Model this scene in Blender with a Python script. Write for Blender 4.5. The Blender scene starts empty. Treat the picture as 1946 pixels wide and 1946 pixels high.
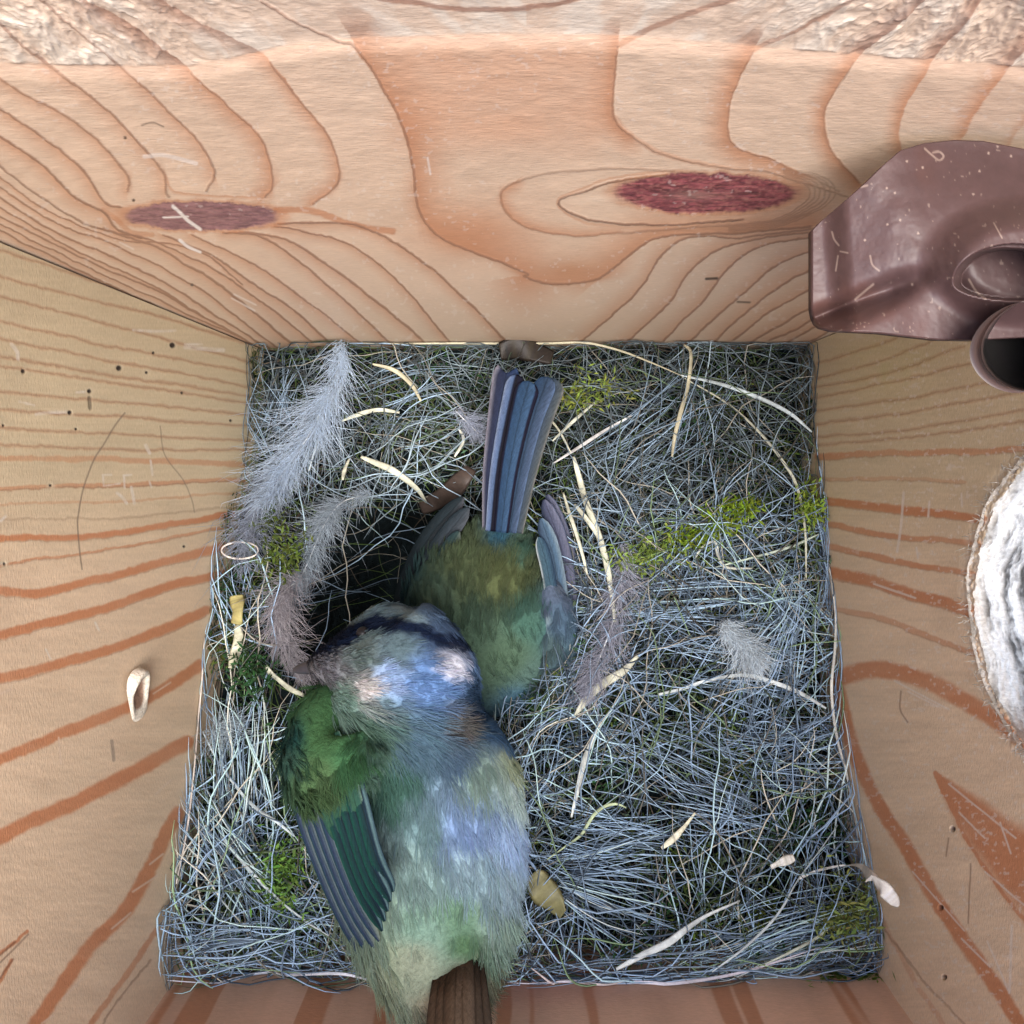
import bpy, math, random
import numpy as np

rng = np.random.default_rng(7)
random.seed(7)

# ------------------------------------------------------------------ camera, light, exposure
sc = bpy.context.scene
F = 1268.0                     # focal length in photo pixels (photo is 1946 px wide)
NX, NY = 1005.0, 871.0         # where the plumb line under the camera meets the picture
H = 0.142                      # camera height over the back edge of the nest (metres)
TH = math.atan((973.0 - NY) / F)
cam_d = bpy.data.cameras.new('camera')
cam = bpy.data.objects.new('camera', cam_d)
sc.collection.objects.link(cam)
cam.location = (0, 0, H)
cam.rotation_euler = (-TH, 0, 0)
cam_d.sensor_width = 36
cam_d.lens = 36 * F / 1946
cam_d.shift_x = -(NX - 973) / 1946
cam_d.clip_start = 0.001
cam_d.clip_end = 100
sc.camera = cam

SUN_EL, SUN_AZ = 77, 150       # degrees; azimuth measured from +Y towards +X
w = bpy.data.worlds.new('World'); sc.world = w; w.use_nodes = True
nt = w.node_tree
sky = nt.nodes.new('ShaderNodeTexSky'); sky.sky_type = 'NISHITA'; sky.sun_disc = False
sky.sun_elevation = math.radians(SUN_EL); sky.sun_rotation = math.radians(SUN_AZ)
sky.air_density = 1.0; sky.dust_density = 2.0
nt.links.new(sky.outputs[0], nt.nodes['Background'].inputs[0])
nt.nodes['Background'].inputs[1].default_value = 0.15
sun_d = bpy.data.lights.new('sun', 'SUN'); sun_d.energy = 1.8; sun_d.angle = math.radians(45)
sun_d.color = (1.0, 0.95, 0.88)
sun = bpy.data.objects.new('sun', sun_d); sc.collection.objects.link(sun)
a_, e_ = math.radians(SUN_AZ), math.radians(SUN_EL)
from mathutils import Vector, Matrix
sv = Vector((math.sin(a_) * math.cos(e_), math.cos(a_) * math.cos(e_), math.sin(e_)))
sun.rotation_euler = sv.to_track_quat('Z', 'Y').to_euler()
sun.location = (0.1, 0, 0.6)
sc.view_settings.view_transform = 'Standard'
sc.view_settings.look = 'None'
sc.view_settings.exposure = 1.95
sc.view_settings.gamma = 1.0
sc.cycles.max_bounces = 8
sc.cycles.diffuse_bounces = 5

# ------------------------------------------------------------------ measuring helpers
ct, st = math.cos(TH), math.sin(TH)
def ray(px, py):
    px = np.asarray(px, float); py = np.asarray(py, float)
    x = (px - NX) / F; y = -(py - 973) / F; z = -np.ones_like(x)
    return np.stack([x, y * ct + z * st, -y * st + z * ct], -1)
def proj(P):
    x = P[..., 0]; Y = P[..., 1]; Z = P[..., 2] - H
    y = Y * ct - Z * st; z = Y * st + Z * ct
    return NX + F * x / (-z), 973 - F * y / (-z)
def hit(px, py, axis, val):
    d = ray(px, py); o = np.array([0, 0, H])
    t = (val - o[axis]) / d[..., axis]
    return o + d * t[..., None]
def atz(px, py, z): return hit(px, py, 2, z)

# ------------------------------------------------------------------ noise
def lattice(shape, seed):
    return np.random.default_rng(seed).random(shape)
def vnoise(x, y, seed=0):
    L = lattice((257, 257), seed)
    xi = np.floor(x).astype(int); yi = np.floor(y).astype(int)
    fx = x - xi; fy = y - yi
    fx = fx * fx * (3 - 2 * fx); fy = fy * fy * (3 - 2 * fy)
    a = L[xi % 256, yi % 256]; b = L[(xi + 1) % 256, yi % 256]
    c = L[xi % 256, (yi + 1) % 256]; d = L[(xi + 1) % 256, (yi + 1) % 256]
    return (a * (1 - fx) + b * fx) * (1 - fy) + (c * (1 - fx) + d * fx) * fy
def fbm(x, y, seed=0, oct=4):
    s = 0; a = 0.5; n = 0
    for k in range(oct):
        s = s + a * vnoise(x, y, seed + k); n += a
        x = x * 2.03 + 11.3; y = y * 2.03 + 5.7; a *= 0.5
    return s / n
def sstep(a, b, x):
    t = np.clip((x - a) / (b - a), 0, 1); return t * t * (3 - 2 * t)
def lin(c):
    c = np.asarray(c, float) / 255.0
    return np.where(c <= 0.04045, c / 12.92, ((c + 0.055) / 1.055) ** 2.4)
def spline(pts, n):
    p = np.asarray(pts, float)
    if len(p) == 2:
        t = np.linspace(0, 1, n)[:, None]; return p[0] * (1 - t) + p[1] * t
    q = np.vstack([2 * p[0] - p[1], p, 2 * p[-1] - p[-2]])
    out = []
    T = np.linspace(0, len(p) - 1, n)
    for t in T:
        i = min(int(t), len(p) - 2); f = t - i
        a, b, c, d = q[i], q[i + 1], q[i + 2], q[i + 3]
        out.append(0.5 * (2 * b + (c - a) * f + (2 * a - 5 * b + 4 * c - d) * f * f + (3 * b - a - 3 * c + d) * f ** 3))
    return np.array(out)

# ------------------------------------------------------------------ object helpers
def mesh_obj(name, V, faces, mat, col=None, parent=None, smooth=True):
    """V (n,3); faces (m,4) or (m,3) index array, or a list of such arrays"""
    V = np.asarray(V, np.float32)
    fl = faces if isinstance(faces, list) else [faces]
    fl = [np.asarray(f, np.int32) for f in fl if len(f)]
    me = bpy.data.meshes.new(name)
    me.vertices.add(len(V)); me.vertices.foreach_set('co', V.ravel())
    loops = np.concatenate([f.ravel() for f in fl])
    tot = np.concatenate([np.full(len(f), f.shape[1], np.int32) for f in fl])
    start = np.concatenate([[0], np.cumsum(tot)[:-1]]).astype(np.int32)
    me.loops.add(len(loops)); me.loops.foreach_set('vertex_index', loops)
    me.polygons.add(len(tot)); me.polygons.foreach_set('loop_start', start); me.polygons.foreach_set('loop_total', tot)
    me.polygons.foreach_set('use_smooth', np.full(len(tot), smooth))
    me.update(calc_edges=True)
    if col is not None:
        col = np.asarray(col, np.float32)
        if col.ndim == 1: col = np.tile(col, (len(V), 1))
        if col.shape[1] == 3: col = np.hstack([col, np.ones((len(col), 1), np.float32)])
        at = me.color_attributes.new('Col', 'FLOAT_COLOR', 'POINT')
        at.data.foreach_set('color', col.astype(np.float32).ravel())
    me.materials.append(mat)
    o = bpy.data.objects.new(name, me); sc.collection.objects.link(o)
    if parent is not None: o.parent = parent
    return o
def thing(name, label, cat, loc=(0, 0, 0), group=None):
    o = bpy.data.objects.new(name, None); sc.collection.objects.link(o)
    o.empty_display_size = 0.005
    tag(o, label, cat, group); return o
def tag(o, label, cat, group=None, kind=None):
    o['label'] = label; o['category'] = cat
    if group: o['group'] = group
    if kind: o['kind'] = kind
def gridfaces(nr, nc, keep=None, base=0):
    i = np.arange(nr - 1)[:, None] * nc + np.arange(nc - 1)[None, :]
    f = np.stack([i, i + 1, i + nc + 1, i + nc], -1)
    f = f[keep] if keep is not None else f.reshape(-1, 4)
    return f.reshape(-1, 4) + base

def mat_col(name, rough=0.6, spec=0.3, bump=0.0, scale=(1, 1, 1), var=0.0, noise=4000.0, coat=0.0, sss=0.0, trans=0.0):
    m = bpy.data.materials.new(name); m.use_nodes = True
    t = m.node_tree; b = t.nodes['Principled BSDF']
    b.inputs['Roughness'].default_value = rough
    b.inputs['Specular IOR Level'].default_value = spec
    b.inputs['Coat Weight'].default_value = coat
    a = t.nodes.new('ShaderNodeAttribute'); a.attribute_name = 'Col'
    src = a.outputs['Color']
    if var or bump:
        tc = t.nodes.new('ShaderNodeTexCoord'); mp = t.nodes.new('ShaderNodeMapping')
        mp.inputs['Scale'].default_value = scale
        t.links.new(tc.outputs['Object'], mp.inputs['Vector'])
        n = t.nodes.new('ShaderNodeTexNoise'); n.inputs['Scale'].default_value = noise
        n.inputs['Detail'].default_value = 5; n.inputs['Roughness'].default_value = 0.65
        t.links.new(mp.outputs[0], n.inputs['Vector'])
        if var:
            mr = t.nodes.new('ShaderNodeMapRange')
            mr.inputs['From Min'].default_value = 0.3; mr.inputs['From Max'].default_value = 0.7
            mr.inputs['To Min'].default_value = 1 - var; mr.inputs['To Max'].default_value = 1 + var
            t.links.new(n.outputs['Fac'], mr.inputs['Value'])
            mx = t.nodes.new('ShaderNodeVectorMath'); mx.operation = 'SCALE'
            t.links.new(src, mx.inputs[0]); t.links.new(mr.outputs[0], mx.inputs['Scale'])
            src = mx.outputs[0]
        if bump:
            bp = t.nodes.new('ShaderNodeBump'); bp.inputs['Strength'].default_value = 1.0
            bp.inputs['Distance'].default_value = bump
            t.links.new(n.outputs['Fac'], bp.inputs['Height']); t.links.new(bp.outputs[0], b.inputs['Normal'])
    t.links.new(src, b.inputs['Base Color'])
    if trans:
        tr = t.nodes.new('ShaderNodeBsdfTranslucent'); t.links.new(src, tr.inputs['Color'])
        ms = t.nodes.new('ShaderNodeMixShader'); ms.inputs[0].default_value = trans
        t.links.new(b.outputs[0], ms.inputs[1]); t.links.new(tr.outputs[0], ms.inputs[2])
        t.links.new(ms.outputs[0], t.nodes['Material Output'].inputs['Surface'])
    return m

M_back = mat_col('pine_back_panel', 0.5, 0.35, 0.00004, (0.25, 1, 1), 0.08, 4000)
M_side = mat_col('pine_side_panel', 0.55, 0.3, 0.00006, (1, 0.25, 1), 0.11, 5000)
M_end = mat_col('splintered_wood', 0.7, 0.2, 0.00025, (0.6, 1.0, 1.0), 0.18, 2500)
M_hair = mat_col('nest_hair', 0.5, 0.35, trans=0.15)
M_lining = mat_col('shaded_nest_lining', 0.9, 0.1, 0.0015, (1, 1, 1), 0.5, 500)
M_moss = mat_col('moss', 0.7, 0.2, trans=0.25)
M_straw = mat_col('dry_grass', 0.5, 0.35, 0.00005, (1, 1, 1), 0.15, 1500, trans=0.15)
M_down = mat_col('down', 0.8, 0.1, trans=0.35)
M_plum = mat_col('plumage', 0.75, 0.15, trans=0.1)
M_body = mat_col('bird_skin_down', 0.85, 0.1, 0.0003, (1, 1, 1), 0.2, 1500)
M_vane = mat_col('feather_vane', 0.7, 0.08, 0.00006, (1, 1, 1), 0.15, 3000)
M_paint = mat_col('brown_painted_metal', 0.48, 0.4, 0.00003, (1, 1, 1), 0.10, 700)
M_dark = mat_col('dark_plastic', 0.35, 0.3)
M_speck = mat_col('dust_speck', 0.7, 0.3)

# ------------------------------------------------------------------ box geometry from the photograph
XW = 0.060
YB = float(atz(1005, 646, 0.0)[1])           # back panel
YF = float(atz(1005, 1852, 0.0345)[1])       # front panel
TOPZ = 0.165

def Z(ox, oy, s, pts): return [(ox + x * s, oy + y * s) for x, y in pts]
def rot_noise(px, py, amp, freq, seed):
    return px + amp * (fbm(px * freq, py * freq, seed) - 0.5), py + amp * (fbm(px * freq + 40, py * freq + 9, seed + 9) - 0.5)

class Painter:
    """accumulates growth-ring amounts over measured points of a board"""
    def __init__(s, px, py):
        s.px, s.py = px, py; s.shape = px.shape
        s.thin = np.zeros(px.shape); s.wide = np.zeros(px.shape)
    def line(s, pts, w=4, kind='thin', side=0, amt=1.0, fade=0.0):
        pts = list(pts); extra = 0
        for e, o in ((0, 1), (-1, -2)):          # rings run on past what the photograph shows
            q, q2 = pts[e], pts[o]
            if getattr(s, 'short', False): continue
            if q[0] < 15 or q[0] > 1925 or q[1] < 8 or q[1] > 1930:
                dx, dy = q[0] - q2[0], q[1] - q2[1]; L_ = math.hypot(dx, dy) + 1e-9
                nw = [(q[0] + dx / L_ * t_, q[1] + dy / L_ * t_) + tuple(q[2:]) for t_ in (300, 700, 1300)]
                pts = nw[::-1] + pts if e == 0 else pts + nw
        n = max(8, len(pts) * 6)
        ww = np.array([p[2] if len(p) > 2 else w for p in pts], float)
        P = spline([(p[0], p[1]) for p in pts], n)
        W = np.interp(np.linspace(0, 1, n), np.linspace(0, 1, len(pts)), ww)
        tgt = s.thin if kind == 'thin' else s.wide
        for i in range(n - 1):
            a, b = P[i], P[i + 1]; wm = max(W[i], W[i + 1]) + 3
            x0, x1 = min(a[0], b[0]) - wm, max(a[0], b[0]) + wm
            y0, y1 = min(a[1], b[1]) - wm, max(a[1], b[1]) + wm
            idx = np.nonzero((s.px > x0) & (s.px < x1) & (s.py > y0) & (s.py < y1))
            if not len(idx[0]): continue
            qx = s.px[idx] - a[0]; qy = s.py[idx] - a[1]
            d = b - a; L = math.hypot(*d) + 1e-9; ux, uy = d / L
            t = np.clip(qx * ux + qy * uy, 0, L); cx = qx - ux * t; cy = qy - uy * t
            dist = np.hypot(cx, cy); sg = np.sign(ux * qy - uy * qx)
            wl = W[i] + (W[i + 1] - W[i]) * t / L
            if side == 0:
                v = 1 - sstep(0.30, 0.5, dist / wl * 0.5 / 0.5 * 0.5 + 0) if False else 1 - sstep(wl * 0.25, wl * 0.5 + 1.0, dist)
            else:
                soft = np.clip(1 - dist / wl, 0, 1) ** 1.3
                hard = 1 - sstep(0.3, 2.2, dist)
                v = np.where(sg * side > 0, soft, hard)
            v = v * amt
            tgt[idx] = np.maximum(tgt[idx], v)

def dots(px, py, list_, r):
    m = np.zeros(px.shape)
    for x, y in list_:
        m = np.maximum(m, 1 - sstep(r * 0.5, r, np.hypot(px - x, py - y)))
    return m
def scratch(px, py, pts, w):
    q = Painter(px, py); q.short = True; q.line(pts, w); return q.thin
def mix(c, m, k):
    return c * (1 - m[..., None]) + np.asarray(k) * m[..., None]

EARLY = np.array([0.635, 0.475, 0.345]); THIN = np.array([0.23, 0.125, 0.08]); WIDE = np.array([0.48, 0.205, 0.095])

box = thing('nest_box', 'pine nest box of knotty boards seen from inside, around both small birds', 'nest box')

def slab(x0, x1, y0, y1, z0, z1):
    v = [(x, y, z) for x in (x0, x1) for y in (y0, y1) for z in (z0, z1)]
    f = [(0, 1, 3, 2), (4, 6, 7, 5), (0, 4, 5, 1), (2, 3, 7, 6), (0, 2, 6, 4), (1, 5, 7, 3)]
    return np.array(v, float), np.array(f)

# ---- back panel
def build_back():
    s = np.concatenate([np.linspace(-0.078, -0.031, 330)[:-1], np.linspace(-0.031, 0.031, 900), np.linspace(0.031, 0.078, 330)[1:]])
    zc = H - 1.0 / np.linspace(1 / 0.150, 1 / 0.030, 640)   # even steps as seen from above
    zc = np.concatenate([[-0.045], zc, [0.120, 0.14, TOPZ]])
    X, Zz = np.meshgrid(s, zc)
    P = np.stack([X, np.full_like(X, YB), Zz], -1)
    px, py = proj(P)
    far = P[..., 2] > 0.1125
    px = np.where(far, 1005 + X * 9000, px); py = np.where(far, -300, py)
    wx, wy = rot_noise(px, py, 7, 0.02, 3); wx, wy = rot_noise(wx, wy, 3, 0.12, 5)
    p = Painter(wx, wy)
    a = lambda pts: Z(0, 0, .5176, pts)
    b = lambda pts: Z(946, 0, .5176, pts)
    # left side rings
    L1 = a([(960, 20), (1100, 100), (1240, 160), (1310, 180), (1400, 320), (1480, 470), (1515, 600), (1530, 760), (1600, 860), (1750, 930), (1932, 1000)]) + b([(100, 1015), (200, 1040), (350, 1030), (430, 980), (530, 900), (600, 870), (800, 858), (1150, 830)])
    p.line(L1, 5, 'thin', amt=.75)
    p.line(L1[3:], 90, 'wide', side=-1, amt=1.1)
    p.line(L1[3:], 7, 'wide', amt=.8)
    p.line(a([(560, 0), (720, 90), (850, 150), (990, 230), (1100, 370), (1200, 490), (1240, 590), (1235, 680), (1150, 750)]), 34, 'wide', side=1, amt=.95)
    p.line(a([(990, 230), (1100, 370), (1200, 490), (1240, 590), (1235, 680), (1150, 750)]), 4, amt=.6)
    p.line(a([(330, 20), (520, 130), (700, 270), (830, 380), (940, 490), (990, 590), (1000, 680), (970, 720)]), 44, 'wide', side=1, amt=1)
    p.line(a([(700, 270), (830, 380), (940, 490), (990, 590), (1000, 680), (970, 720)]), 4, amt=.6)
    p.line(a([(120, 0), (290, 130), (440, 250), (560, 350), (680, 470), (760, 560), (790, 640), (760, 700)]), 5, amt=.7)
    p.line(a([(0, 100), (100, 190), (170, 240), (330, 350), (470, 480), (560, 580), (605, 640), (610, 700), (620, 720)]), 5, amt=.75)
    p.line(a([(170, 240), (330, 350), (470, 480), (560, 580), (605, 640), (610, 700)]), 34, 'wide', side=1, amt=.7); p.line(a([(440, 250), (560, 350), (680, 470), (760, 560), (790, 640)]), 34, 'wide', side=1, amt=.75)
    p.line(a([(610, 640), (640, 700), (740, 715), (950, 725)]), 7, 'wide', side=1, amt=.8)
    p.line(a([(0, 290), (100, 350), (250, 430), (380, 540), (470, 650), (470, 700)]), 5, amt=.75); p.line(a([(0, 290), (100, 350), (250, 430), (380, 540), (470, 650), (470, 700)]), 30, 'wide', side=1, amt=.75)
    p.line(a([(0, 400), (150, 500), (300, 620), (380, 740), (440, 760)]), 5, amt=.85); p.line(a([(0, 400), (150, 500), (300, 620), (380, 740), (440, 760)]), 30, 'wide', side=1, amt=.85)
    p.line(a([(0, 500), (150, 600), (280, 730), (380, 780), (430, 840), (520, 870)]), 5, amt=.9); p.line(a([(0, 500), (150, 600), (280, 730), (380, 780), (430, 840), (520, 870)]), 30, 'wide', side=1, amt=.9)
    p.line(a([(0, 610), (120, 700), (250, 790), (400, 850), (500, 860)]), 4, amt=.9)
    fam = [[(0, 650), (150, 760), (300, 830), (450, 880), (640, 895), (760, 940), (860, 1020)],
           [(0, 690), (200, 815), (400, 890), (600, 990), (760, 1080), (960, 1230)],
           [(0, 725), (200, 850), (400, 935), (600, 1040), (930, 1240)],
           [(0, 762), (250, 905), (500, 1020), (885, 1238)],
           [(0, 795), (300, 945), (600, 1082), (860, 1225)],
           [(0, 825), (300, 970), (600, 1110), (850, 1225)],
           [(0, 850), (300, 995), (600, 1135), (850, 1240)],
           [(380, 840), (560, 900), (700, 980), (850, 1080), (1020, 1220)],
           [(500, 860), (650, 920), (800, 1000), (950, 1100), (1100, 1222)],
           [(600, 860), (760, 930), (900, 1020), (1050, 1120), (1180, 1232)],
           [(700, 860), (850, 930), (1000, 1010), (1130, 1110), (1300, 1242)],
           [(820, 850), (960, 870), (1100, 960), (1250, 1090), (1420, 1245)],
           [(880, 850), (1050, 880), (1200, 970), (1350, 1080), (1500, 1200), (1550, 1250)],
           [(1010, 830), (1180, 860), (1330, 920), (1470, 1040), (1640, 1240)],
           [(1020, 820), (1250, 815), (1400, 860), (1560, 970), (1700, 1090), (1830, 1220)]]
    ext = lambda f: f + [(f[-1][0] + (f[-1][0] - f[-2][0]) * .3, f[-1][1] + (f[-1][1] - f[-2][1]) * .3)]
    for k, f in enumerate(fam):
        p.line(a(ext(f)), (3.4 if k < 7 else 4.2) * (.8 + .5 * ((k * 7) % 5) / 5), amt=.8); p.line(a(ext(f)), 12 if k < 7 else 24, 'wide', side=1, amt=.8)
    p.line(a([(1010, 770), (1150, 775), (1300, 825), (1440, 850)]), 15, 'wide', amt=1)
    p.line(a([(380, 770), (420, 800), (480, 850), (560, 862)]), 12, 'wide', amt=.8)
    # right side rings
    p.line(b([(900, 0), (750, 50), (560, 120), (440, 170)]), 12, 'wide', amt=.8)
    p.line(b([(440, 170), (425, 300), (430, 430), (480, 490)]), 50, 'wide', side=1, amt=1.3)
    p.line(b([(440, 170), (425, 300), (430, 430), (480, 490), (600, 560), (800, 612), (1000, 632), (1150, 680), (1280, 720)]), 4, 'thin', amt=.6)
    p.line(b([(430, 430), (480, 490), (600, 560), (800, 612), (1000, 632), (1150, 680)]), 12, 'wide', amt=.5)
    p.line(b([(1320, 0), (1150, 100), (940, 190)]), 9, 'wide', amt=.8)
    p.line(b([(940, 190), (870, 320), (845, 470), (880, 540), (1000, 585), (1100, 625)]), 58, 'wide', side=1, amt=1.2)
    p.line(b([(940, 190), (870, 320), (845, 470), (880, 540), (1000, 585), (1100, 625), (1250, 700)]), 3, 'thin', amt=.5)
    p.line(b([(1580, 0), (1480, 90), (1310, 230), (1220, 360), (1200, 450), (1230, 560), (1330, 670)]), 40, 'wide', side=1, amt=1.2)
    p.line(b([(1310, 230), (1220, 360), (1200, 450), (1230, 560), (1330, 670)]), 3, 'thin', amt=.5)
    p.line(b([(1790, 0), (1720, 90), (1590, 235), (1500, 380), (1475, 480), (1480, 545)]), 36, 'wide', side=1, amt=1.1)
    p.line(b([(1932, 190), (1870, 260), (1760, 400), (1710, 500)]), 42, 'wide', side=1, amt=1.1)
    p.line(b([(2050, 330), (1932, 450), (1880, 520), (1850, 600)]), 20, 'wide', side=1, amt=.7)
    # arc at the very top
    p.line(a([(1350, 0), (1550, 30), (1700, 50), (1932, 48)]) + b([(100, 45), (250, 20), (420, -20)]), 11, 'wide', amt=1)
    p.line(a([(1500, -60), (1700, -20), (1932, -20)]), 9, 'wide', amt=.8)
    # round the red knot
    for k, (dx, dy, am) in enumerate([(0, 0, 1), (-6, 12, .6)]):
        p.line(b([(620 + dx, 640 - dy), (500 + dx, 655 - dy), (350 + dx, 690 - dy), (225 + dx, 740), (300 + dx, 798 + dy), (450 + dx, 820 + dy), (700 + dx, 822 + dy), (900, 805 + dy)]), 5, 'thin' if k == 0 else 'wide', amt=am)
    o2 = b([(650, 625), (400, 618), (200, 632), (60, 670), (12, 720), (50, 800), (150, 850), (300, 865), (450, 852), (700, 838), (1000, 812), (1150, 780)])
    p.line(o2, 5, 'thin', amt=.5); p.line(o2[3:9], 26, 'wide', side=-1, amt=.9)
    for k in range(6):
        g = 18 + k * 16
        p.line(b([(1050, 640 - g * .3), (1120 + g, 690 - g * .3), (1110 + g, 740 + g * .1), (1000, 800 + g * .4), (850, 822 + g * .35)]), 2.6, 'thin', amt=.45)
    for f in [[(1160, 838), (900, 868), (700, 875), (600, 940), (540, 1040), (460, 1120), (330, 1235)],
              [(1160, 850), (1000, 868), (820, 910), (700, 1000), (640, 1100), (500, 1230)],
              [(1250, 850), (1150, 868), (950, 910), (830, 1000), (740, 1120), (640, 1220)],
              [(1300, 880), (1160, 915), (1020, 980), (900, 1080), (740, 1220)],
              [(1300, 940), (1160, 985), (1050, 1040), (950, 1120), (830, 1220)],
              [(1300, 1005), (1165, 1055), (1060, 1110), (980, 1160), (890, 1230)],
              [(1300, 1075), (1165, 1125), (1080, 1170), (960, 1240)],
              [(1300, 1110), (1170, 1165), (1100, 1205), (1020, 1240)],
              [(1300, 1140), (1200, 1180), (1080, 1245)], [(1350, 1160), (1250, 1200), (1160, 1245)]]:
        p.line(b(ext(f)), 4, amt=.8); p.line(b(ext(f)), 32, 'wide', side=1, amt=.75)
    # interior warm heartwood of the big flame
    inner = sstep(700, 790, px) * (1 - sstep(1120, 1170, px)) * sstep(60, 110, py) * (1 - sstep(230, 330, py))
    inner2 = np.exp(-(((px - 900) / 110) ** 2 + ((py - 440) / 55) ** 2))
    c = np.tile(EARLY, px.shape + (1,)).astype(float)
    tone = fbm(px * .012, py * .02, 21)
    c *= (0.93 + 0.16 * tone)[..., None]
    c = mix(c, np.clip(inner * (.35 + .5 * tone), 0, 1) * .6, WIDE * 1.18)
    c = mix(c, np.clip(inner2, 0, 1) * .55, WIDE * 1.1)
    bump_or = np.exp(-(((px - 1085) / 55) ** 2 + ((py - 515) / 16) ** 2))
    c = mix(c, bump_or * .6, WIDE * [.85, .9, .8])
    low = sstep(430, 600, py)
    c = mix(c, low * .35, np.array([0.54, 0.44, 0.34]))
    c = mix(c, np.clip(p.wide, 0, 1) * .72, WIDE)
    c = mix(c, np.clip(p.thin, 0, 1) * .85, THIN)
    # knots
    kx, ky = rot_noise(px, py, 12, .04, 31)
    fib = fbm(px * .06, py * .35, 44, 3)
    kx2, ky2 = rot_noise(px, py, 5, .25, 37)
    kx = kx + kx2 - px; ky = ky + (ky2 - py)
    e1 = np.hypot((kx - 383) / 150, (ky - 411) / 29)
    k1 = 1 - sstep(.88, 1.02, e1)
    c = mix(c, (1 - sstep(1.0, 1.22, e1)) * .6, WIDE)
    c = mix(c, k1, np.array([.26, .135, .135])); c = c * (1 + k1 * (fib - .5) * .9)[..., None]
    e2 = np.hypot((kx - 1340) / 182, (ky - 367) / 40)
    k2 = 1 - sstep(.86, 1.02, e2)
    c = mix(c, (1 - sstep(1.0, 1.15, e2)) * .5, WIDE)
    c = mix(c, k2, np.array([.22, .062, .068])); c = c * (1 + k2 * (fib - .5) * 2.0)[..., None]
    kn = fbm(px * .16, py * .30, 47, 3)
    c = mix(c, np.clip(k2 * (kn - .52) * 4, 0, 1) * .55, np.array([.40, .18, .15])); c = mix(c, np.clip(k2 * (.46 - kn) * 5, 0, 1) * .5, np.array([.10, .03, .04]))
    c = mix(c, np.clip(k1 * (kn - .52) * 4, 0, 1) * .45, np.array([.36, .20, .18])); c = mix(c, np.clip(k1 * (.46 - kn) * 5, 0, 1) * .4, np.array([.14, .06, .07]))
    core = np.exp(-(((px - 1320) / 50) ** 2 + ((py - 372) / 9) ** 2)) * k2
    c = mix(c, core * .7, np.array([.30, .17, .14]))
    tip = np.exp(-(((px - 1130) / 45) ** 2 + ((py - 378) / 9) ** 2)) * (1 - k2)
    c = mix(c, tip * .8, np.array([.72, .56, .42]))
    # scuffs and pale scratches
    sc_ = np.maximum.reduce([scratch(px, py, a([(635, 758), (660, 780), (690, 810), (735, 842)]), 7),
                             scratch(px, py, a([(600, 800), (690, 795)]), 3),
                             scratch(px, py, a([(660, 882), (690, 905), (735, 925)]), 6),
                             scratch(px, py, a([(530, 575), (600, 570), (720, 600)]), 9) * .6,
                             scratch(px, py, a([(1570, 580), (1580, 640)]), 4) * .6,
                             scratch(px, py, a([(860, 1080), (940, 1120)]), 3) * .6,
                             scratch(px, py, a([(850, 1095), (935, 1140)]), 3) * .6,
                             scratch(px, py, a([(440, 890), (490, 915)]), 3) * .5])
    sp = (fbm(px * .11, py * .14, 61, 2) > .765) * (fbm(px * .01, py * .013, 63, 2) > .47) * .24
    c = mix(c, np.clip(np.maximum(sc_, sp), 0, 1), np.array([.74, .68, .62]))
    dk = dots(px, py, [(x, y) for x, y in a([(705, 1045), (490, 735), (460, 505), (640, 1200)])], 4)
    dk = np.maximum(dk, scratch(px, py, b([(765, 1024), (805, 1022)]), 5)); dk = np.maximum(dk, scratch(px, py, b([(880, 1108), (925, 1110)]), 4) * .8)
    dk = np.maximum(dk, scratch(px, py, a([(520, 460), (560, 450), (600, 465)]), 3) * .6)
    c = mix(c, dk, np.array([.10, .07, .05]))
    # rough-sawn grooved band along the top
    ex = [-4000, 0, 230, 360, 440, 520, 680, 946, 1205, 1438, 1670, 1946, 6000]
    ey = [124, 124, 129, 128, 115, 95, 76, 68, 73, 93, 111, 130, 135]
    edge = np.interp(px, ex, ey) + 5 * (fbm(px * .03, px * 0 + 3, 71) - .5)
    up = sstep(2, -3, py - edge) if False else 1 - sstep(-3, 3, py - edge)
    lip = (1 - sstep(12, 30, py - edge)) * (1 - up)
    rough = up * np.clip(.08 + 1.15 * sstep(250, 900, np.abs(px - 1000 + 60)), 0, 1.1)
    ua = (px * .80 + np.sign(1000 - px) * py * .6); va = (py * .80 - np.sign(1000 - px) * px * .6) 
    lx, ly = rot_noise(ua, va, 40, .012, 79)
    ch = fbm(lx * .014 + 70, ly * .040 + 90, 81, 4)
    ch2 = fbm(lx * .028 + 50, ly * .085 + 90, 85, 3)
    chips = (1 - np.abs(2 * ch2 - 1)) ** 2
    c = mix(c, lip * .22, np.array([.70, .46, .34]))
    c = mix(c, up * .5, np.array([.58, .47, .37]))
    c = mix(c, up * np.clip((ch - .46) * 4, 0, 1) * .6, np.array([.70, .64, .54]))
    c = mix(c, up * np.clip(p.wide + p.thin, 0, 1) * .75, np.array([.30, .17, .12]))
    c = c * (1 + rough * (chips - .45) * .12)[..., None]
    # relief (toward +Y is into the board)
    depth = .00022 * (1 - sstep(-10, 30, py - edge))
    depth = depth - rough * (.00036 * (ch - .5) + .00009 * (chips - .4))
    depth = depth - .00005 * np.clip(p.thin, 0, 1) + .00012 * k2 * (fib - .3) + .00008 * k1 * (fib - .3)
    depth = depth + .00008 * (fbm(px * .02, py * .05, 91) - .5)
    P[..., 1] += depth
    P[..., 1] = np.maximum(P[..., 1], YB - .0004)
    nr, nc = X.shape
    sv_, sf = slab(-0.078, 0.078, YB + .002, YB + .018, -0.045, TOPZ)
    V = np.vstack([P.reshape(-1, 3), sv_]); C = np.vstack([c.reshape(-1, 3), np.tile(EARLY, (8, 1))])
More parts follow.
